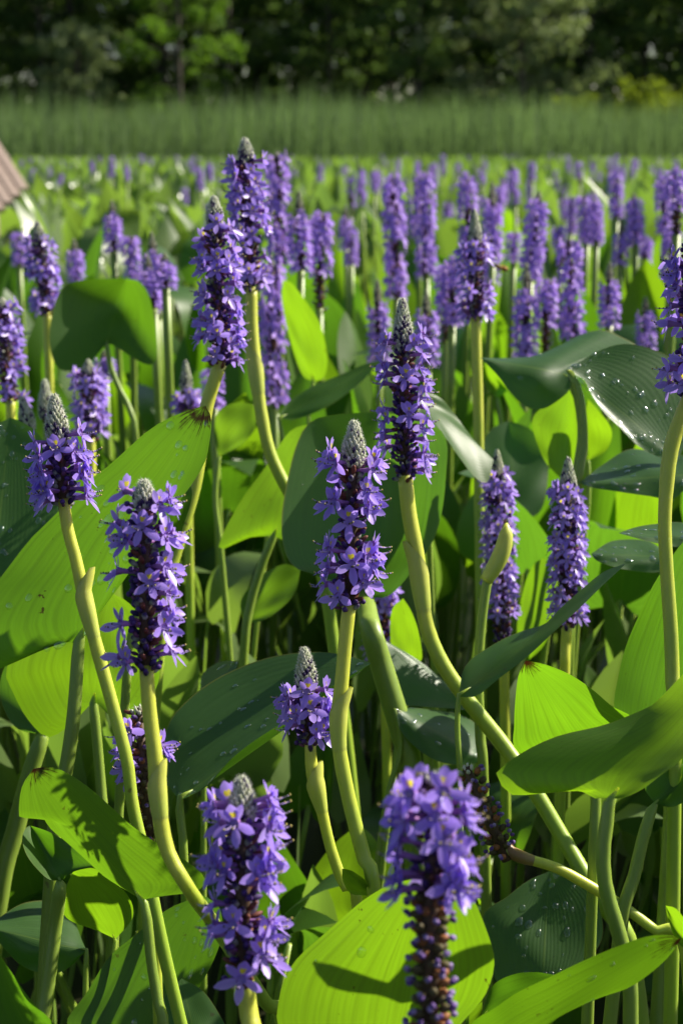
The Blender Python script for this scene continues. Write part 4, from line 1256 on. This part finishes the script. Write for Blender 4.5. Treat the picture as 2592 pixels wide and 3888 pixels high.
hero_leaf('tiny rolled leaf at the foot of the small new spike', 1.0, (1405, 3400), (1298, 3298), [(1335, 3395), (1303, 3350)], [(1392, 3350), (1345, 3310)], dl=1, dr=-1, mat='leaf_bright')
hero_leaf('thin leaf tip rising beside the reddish-brown leaf point', 0.92, (2640, 3640), (2525, 3438), [(2565, 3570), (2535, 3490)], [(2630, 3550), (2570, 3455)], dr=-1, mat='leaf_bright')
hero_leaf('bright leaf behind the stalk of the shorter twin spike', 1.7, (830, 1738), (965, 1535), [(815, 1640), (830, 1560), (900, 1528)], [(900, 1702), (962, 1640), (972, 1570)], dl=2, dr=-2, mat='leaf_bright')
hero_leaf('dark bluish leaf low in shade beside thick leaning stalks', 1.18, (330, 3610), (-50, 3520), [(250, 3450), (100, 3425)], [(230, 3690), (80, 3665)], dl=4, mat='leaf_dark')
hero_leaf('shaded underside of a leaf just below the large cupped leaf', 1.02, (2480, 3050), (2720, 2850), [(2450, 2980), (2560, 2880)], [(2560, 3060), (2670, 2980)], dr=-2, pet=[(2440, 3180), (2400, 3350), (2350, 3560)], rpx=58)
hero_leaf('shaded leaf on a thick leaning stalk under the hanging heart-shaped leaf', 1.28, (165, 2790), (90, 2480), [(60, 2760), (0, 2640), (20, 2530)], [(230, 2740), (240, 2620), (170, 2510)], pet=[(120, 2920), (60, 3150), (0, 3400)], rpx=80, mat='leaf_dark')

# ------------------------------------------------------------------ leaves of the field
def leaf_proto(seed, H, Ln, W, arch, fold, twist, lob=0.16, nu=9, n=14):
    """local: stalk from z=-0.12 up to z=H, heart-shaped blade of length Ln above, facing -Y"""
    rr = random.Random(seed)
    lean = rr.uniform(0.02, 0.06)
    s = np.linspace(0, 1, n)
    def margin(sg):
        pts = [(0, 0), (sg * W * .22, -Ln * lob * .8), (sg * W * .42, -Ln * lob * .55), (sg * W * .5, Ln * .12), (sg * W * .43, Ln * .42), (sg * W * .26, Ln * .72), (sg * W * .09, Ln * .93), (0, Ln)]
        return crom(pts, n)
    A2, C2 = margin(-1), margin(1)
    m = s ** 1.5
    M2 = np.stack([np.zeros(n), m * Ln], 1)
    def bend(q, side):
        x, z = q[:, 0], q[:, 1]
        a = arch * np.clip(z / Ln, -.2, 1)
        y = lean + Ln * 0.5 * a * np.clip(z / Ln, -.2, 1) - fold * np.abs(x)
        zz = H + z * np.cos(a * 0.9)
        tw = twist * z / Ln
        return np.stack([x * np.cos(tw) + (y - lean) * np.sin(tw), lean + (y - lean) * np.cos(tw) - x * np.sin(tw), zz], 1)
    G = loft(bend(A2, -1), bend(C2, 1), bend(M2, 0), nu)
    ph = rr.uniform(0, 6)
    vv, uu = np.meshgrid(s, np.linspace(0, 1, nu), indexing='ij')
    G[:, :, 1] += np.sin(vv * 8 + uu * 5 + ph) * 0.003 * np.sin(PI * vv)
    mb = MB()
    base = Vector((0, lean, H))
    pts = crom([(0, 0, -0.12), (rr.uniform(-.02, .02), lean * .3, H * .5), tuple(base)], 8)
    tube(mb, pts, np.linspace(.0052, .0034, 8), 7)
    blade = grid_mesh('blade', G, (0, 0, 0))
    pet = mb.mesh('petiole'); pet.materials.append(M['petiole'])
    return blade, pet, G


LP = [leaf_proto(1, .42, .17, .11, -.25, .25, .3), leaf_proto(2, .36, .19, .10, .5, .15, -.4), leaf_proto(3, .40, .16, .125, .9, .1, .2), leaf_proto(4, .33, .20, .085, .2, .45, .6),
      leaf_proto(5, .45, .15, .10, 1.2, .05, -.2), leaf_proto(6, .38, .18, .12, -.1, .3, -.7), leaf_proto(7, .41, .19, .075, .4, .5, .1), leaf_proto(8, .35, .17, .13, .7, .2, .5)]
LM = ['leaf_bright', 'leaf', 'leaf_dark', 'leaf_bright', 'leaf', 'leaf_bright', 'leaf', 'leaf']
for (b, p, G), m in zip(LP, LM): b.materials.append(M[m])
DROPM = {k: droplets(LP[k][2], 16, .0018, random.Random(k), Vector((0, -.5, 1))).mesh('water_droplets') for k in (1, 2, 4, 7)}
LLAB = {'leaf_bright': ('glowing yellow-green upright leaf among the flower spikes of the field', 'bright upright field leaves'),
        'leaf': ('mid green heart-shaped leaf among the crowded field plants', 'mid green field leaves'),
        'leaf_dark': ('dark glossy bluish leaf curving over among the field plants', 'dark glossy field leaves')}
LOWLAB = ('low shaded leaf among the bare stalks near the water', 'low shaded leaves between the stalks')


def field_leaf(x, y, rz, s, k, low=False, zs=1.0):
    root = empty('pickerelweed_leaf', (x, y, 0)); root.rotation_euler = (random.uniform(-.2, .2), random.uniform(-.2, .2), rz); root.scale = (s, s, s * zs)
    lab = LOWLAB if low else LLAB[LM[k]]
    tag(root, lab[0], 'leaf', lab[1])
    bl = link('blade', LP[k][0], None, root); link('petiole', LP[k][1], None, root)
    if k in DROPM and not low: tag(link('water_droplets', DROPM[k], M['drop'], bl), kind='stuff')


def half_w(y): return 0.2125 * y * 1.04
cnt = 0
# plants right behind the near ones
for i in range(50):
    y = random.uniform(1.8, 2.4); x = random.uniform(-1, 1) * (half_w(y) + .12)
    field_leaf(x, y, random.uniform(0, 6.28), random.uniform(.92, 1.14), random.choice([0, 1, 1, 2, 4, 6, 7, 3])); cnt += 1
for i in range(32):
    y = random.uniform(1.15, 1.75); x = random.uniform(-1, 1) * (half_w(y) + .08)
    field_leaf(x, y, random.uniform(0, 6.28), random.uniform(.75, .95), random.randrange(8), True, random.uniform(.5, .72)); cnt += 1
y = 2.3
for i in range(180):
    y = 2.3 + 2.5 * ((i + random.random()) / 180) ** 1.25; x = random.uniform(-1, 1) * (half_w(y) + .1)
    field_leaf(x, y, random.uniform(0, 6.28), random.uniform(1.08, 1.32), random.randrange(8), False, random.choice([1, 1, 1, .85, .65])); cnt += 1

# the rest of the field, one mass
def leaf_mass(N, gen, name, label, nrow=5, ncol=3):
    Vs, Fs, Cs, off = [], [], [], 0
    for k in range(8):
        G = LP[k][2]
        ri = np.linspace(0, G.shape[0] - 1, nrow).astype(int); ci = np.linspace(0, G.shape[1] - 1, ncol).astype(int)
        g = G[ri][:, ci].reshape(-1, 3)
        st = np.array([[-.004, .0, .0], [.004, 0, 0], [.003, .02, LP[k][2][0, 4, 2]], [-.003, .02, LP[k][2][0, 4, 2]]])
        pv = np.vstack([g, st]); m = len(pv)
        pf = np.array(grid_faces(nrow, ncol) + [(m - 4, m - 3, m - 2, m - 1)])
        n = N // 8
        x, y, rz, s = gen(n)
        tl = rng.normal(size=(n, 2)) * 0.18
        c, sn = np.cos(rz), np.sin(rz)
        X = pv[None, :, 0] * s[:, None]; Y = pv[None, :, 1] * s[:, None]; Z = pv[None, :, 2] * s[:, None]
        X = X + tl[:, :1] * Z; Y = Y + tl[:, 1:] * Z
        V = np.stack([x[:, None] + X * c[:, None] - Y * sn[:, None], y[:, None] + X * sn[:, None] + Y * c[:, None], Z], 2).reshape(-1, 3)
        F = (np.arange(n)[:, None, None] * m + pf[None]).reshape(-1, 4) + off
        off += len(V)
        Vs.append(V); Fs.append(F); Cs.append(np.repeat(rng.random(n), m))
    C = np.concatenate(Cs)
    me = make_mesh(name, np.vstack(Vs), np.vstack(Fs), None, np.stack([C] * 3, 1))
    tag(link(name, me, M['leaf_far']), label, 'leaves', kind='stuff')


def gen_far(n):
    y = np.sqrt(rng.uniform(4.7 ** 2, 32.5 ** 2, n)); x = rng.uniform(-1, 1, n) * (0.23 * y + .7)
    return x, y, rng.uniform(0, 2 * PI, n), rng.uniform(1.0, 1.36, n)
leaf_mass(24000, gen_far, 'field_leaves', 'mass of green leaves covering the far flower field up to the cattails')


def gen_side(n):
    y = rng.uniform(.9, 4.8, n); sd = rng.choice([-1, 1], n)
    x = sd * (0.2125 * y + rng.uniform(.16, .8, n))
    return x, y, rng.uniform(0, 2 * PI, n), rng.uniform(.8, 1.1, n)
def gen_right(n):
    y = rng.uniform(1.0, 2.3, n)
    return 0.2125 * y + rng.uniform(.14, .6, n), y, rng.uniform(0, 2 * PI, n), rng.uniform(.75, 1.05, n)
leaf_mass(240, gen_right, 'added_shade_leaves', 'mass of green leaves added out of view to shade the low stalks', 9, 5)  # unseen leaves added past the right edge to darken the lower stalks
def gen_under(n):
    y = rng.uniform(1.35, 2.9, n)
    return rng.uniform(-1, 1, n) * (0.2125 * y + .05), y, rng.uniform(0, 2 * PI, n), rng.uniform(.5, .82, n)
leaf_mass(280, gen_under, 'understory_leaves', 'tangle of low leaves crowding between the flower stalks', 11, 7)
leaf_mass(640, gen_side, 'side_leaves', 'mass of green leaves beside the near plants', 9, 5)

# ------------------------------------------------------------------ field flowers
for i in range(95):
    y = 4.0 + 8.4 * (i + random.random()) / 40 if i < 40 else math.sqrt(random.uniform(5.0 ** 2, 12.4 ** 2))
    u = random.uniform(-1, 1)
    if u < -0.1 and random.random() < 0.55: u = random.uniform(0, 1)
    x = u * (0.2125 * y + .15)
    if x < -0.1 * y and y < 5.6 and -1.5 < x < -0.9: x += 0.7
    zt = random.uniform(.69, .86); L = random.uniform(.07, .13)
    B = Vector((x, y, zt - L)); T = B + Vector((random.uniform(-.012, .012), random.uniform(-.01, .01), L))
    field_flower(B, T, random.choice([0, 0, 1, 2, 3, 3]), 0.0045, low=(y > 4.2))


def flower_mass(N, y0, y1):
    Vs, Fs, Cs, off = [], [], [], 0
    for k in range(3):
        me = spike_proto(40 + k, (.05, .25, .1)[k], 0, 4, 4, True)
        pv = np.empty(len(me.vertices) * 3); me.vertices.foreach_get('co', pv); pv = pv.reshape(-1, 3)
        pc = np.empty(len(me.vertices) * 4, dtype=np.float32); me.color_attributes['Col'].data.foreach_get('color', pc); pc = pc.reshape(-1, 4)[:, :3]
        tri = []
        for p in me.polygons:
            v = list(p.vertices)
            for q in range(1, len(v) - 1): tri.append((v[0], v[q], v[q + 1]))
        tri = np.array(tri)
        m0 = len(pv)
        st = np.array([[-.004, 0, -.65], [.004, 0, -.65], [0, 0, 0.0]])
        pv = np.vstack([pv, st]); pc = np.vstack([pc, np.tile([.2, .3, .06], (3, 1))]); tri = np.vstack([tri, [[m0, m0 + 1, m0 + 2]]])
        n = N // 3; m = len(pv)
        y = np.sqrt(rng.uniform(y0 ** 2, y1 ** 2, n)); x = rng.uniform(-1, 1, n) * (0.22 * y + .4)
        zb = rng.uniform(.50, .68, n); s = rng.uniform(.85, 1.2, n)
        a = rng.uniform(0, 6.28, n); c, sn = np.cos(a), np.sin(a)
        X, Y, Z = (pv[None, :, i] * s[:, None] for i in range(3))
        V = np.stack([x[:, None] + X * c[:, None] - Y * sn[:, None], y[:, None] + X * sn[:, None] + Y * c[:, None], zb[:, None] + Z], 2).reshape(-1, 3)
        Vs.append(V); Fs.append((np.arange(n)[:, None, None] * m + tri[None]).reshape(-1, 3) + off); Cs.append(np.tile(pc, (n, 1))); off += len(V)
    me = make_mesh('field_flowers', np.vstack(Vs), np.vstack(Fs), None, np.vstack(Cs))
    tag(link('field_flowers', me, M['spike_far']), 'haze of tiny violet flower spikes dotting the far field', 'flowers', kind='stuff')


flower_mass(420, 11.5, 32.0)

# ------------------------------------------------------------------ honeybee
def bee():
    c = P(1903, 1017, 1.95)
    root = empty('bee', tuple(c)); tag(root, 'orange-brown bee hovering beside a violet spike', 'bee')
    O = root.location.copy()
    ax = (CR * 0.95 + CU * -0.3).normalized()
    K = 1.35
    prof = [(K * q[0], K * q[1]) for q in ((-.0078, .0004), (-.0072, .0014), (-.0060, .0017), (-.0052, .0010), (-.0044, .0020), (-.0025, .0024), (-.0010, .0011), (.0005, .0020), (.0025, .0024), (.0045, .0019), (.0062, .0008), (.0068, .0002))]
    cols = [(0.05, 0.03, 0.02)] * 4 + [(0.35, 0.2, 0.08)] * 3 + [(0.7, 0.28, 0.05), (0.3, 0.12, 0.03), (0.65, 0.26, 0.05), (0.05, 0.03, 0.02), (0.05, 0.03, 0.02)]
    mb = MB()
    a = ax.orthogonal().normalized(); b = ax.cross(a); S = 10; V, cc = [], []
    for (t, r), cl in zip(prof, cols):
        for k in range(S): V.append(c + ax * t + (a * math.cos(6.283 * k / S) + b * math.sin(6.283 * k / S)) * r); cc.append(cl)
    F = [(i * S + k, i * S + (k + 1) % S, (i + 1) * S + (k + 1) % S, (i + 1) * S + k) for i in range(len(prof) - 1) for k in range(S)] + [tuple(range(S)), tuple(range(len(V) - S, len(V)))]
    mb.add(V, F, None, cc); link('body', mb.mesh('body', O), M['buds'], root)
    for sd in (-1, 1):
        mb = MB(); V, F, uv = petal_grid(.0105, .0042, 0.05)
        dirv = (ax * 0.7 + CU * 0.7 + CF * sd * 0.5).normalized(); w = dirv.cross(CU * 0.3 + ax * -1).normalized(); nn = w.cross(dirv)
        mb.add([c - ax * .003 + CU * .002 + dirv * p[1] + w * p[0] + nn * p[2] for p in V], F, uv)
        link('wing', mb.mesh('wing', O), M['wing'], root)
    for k in range(6):
        mb = MB(); s = -1 if k % 2 else 1; q = c - ax * (.0045 - .0014 * (k // 2)) - CU * .0018
        tube(mb, [q, q - CU * .002 + CF * s * .002, q - CU * .0045 + CF * s * .0016 + ax * .001], [.00035, .0003, .0002], 5, (0.06, 0.035, 0.02))
        link('leg', mb.mesh('leg', O), M['buds'], root)


bee()
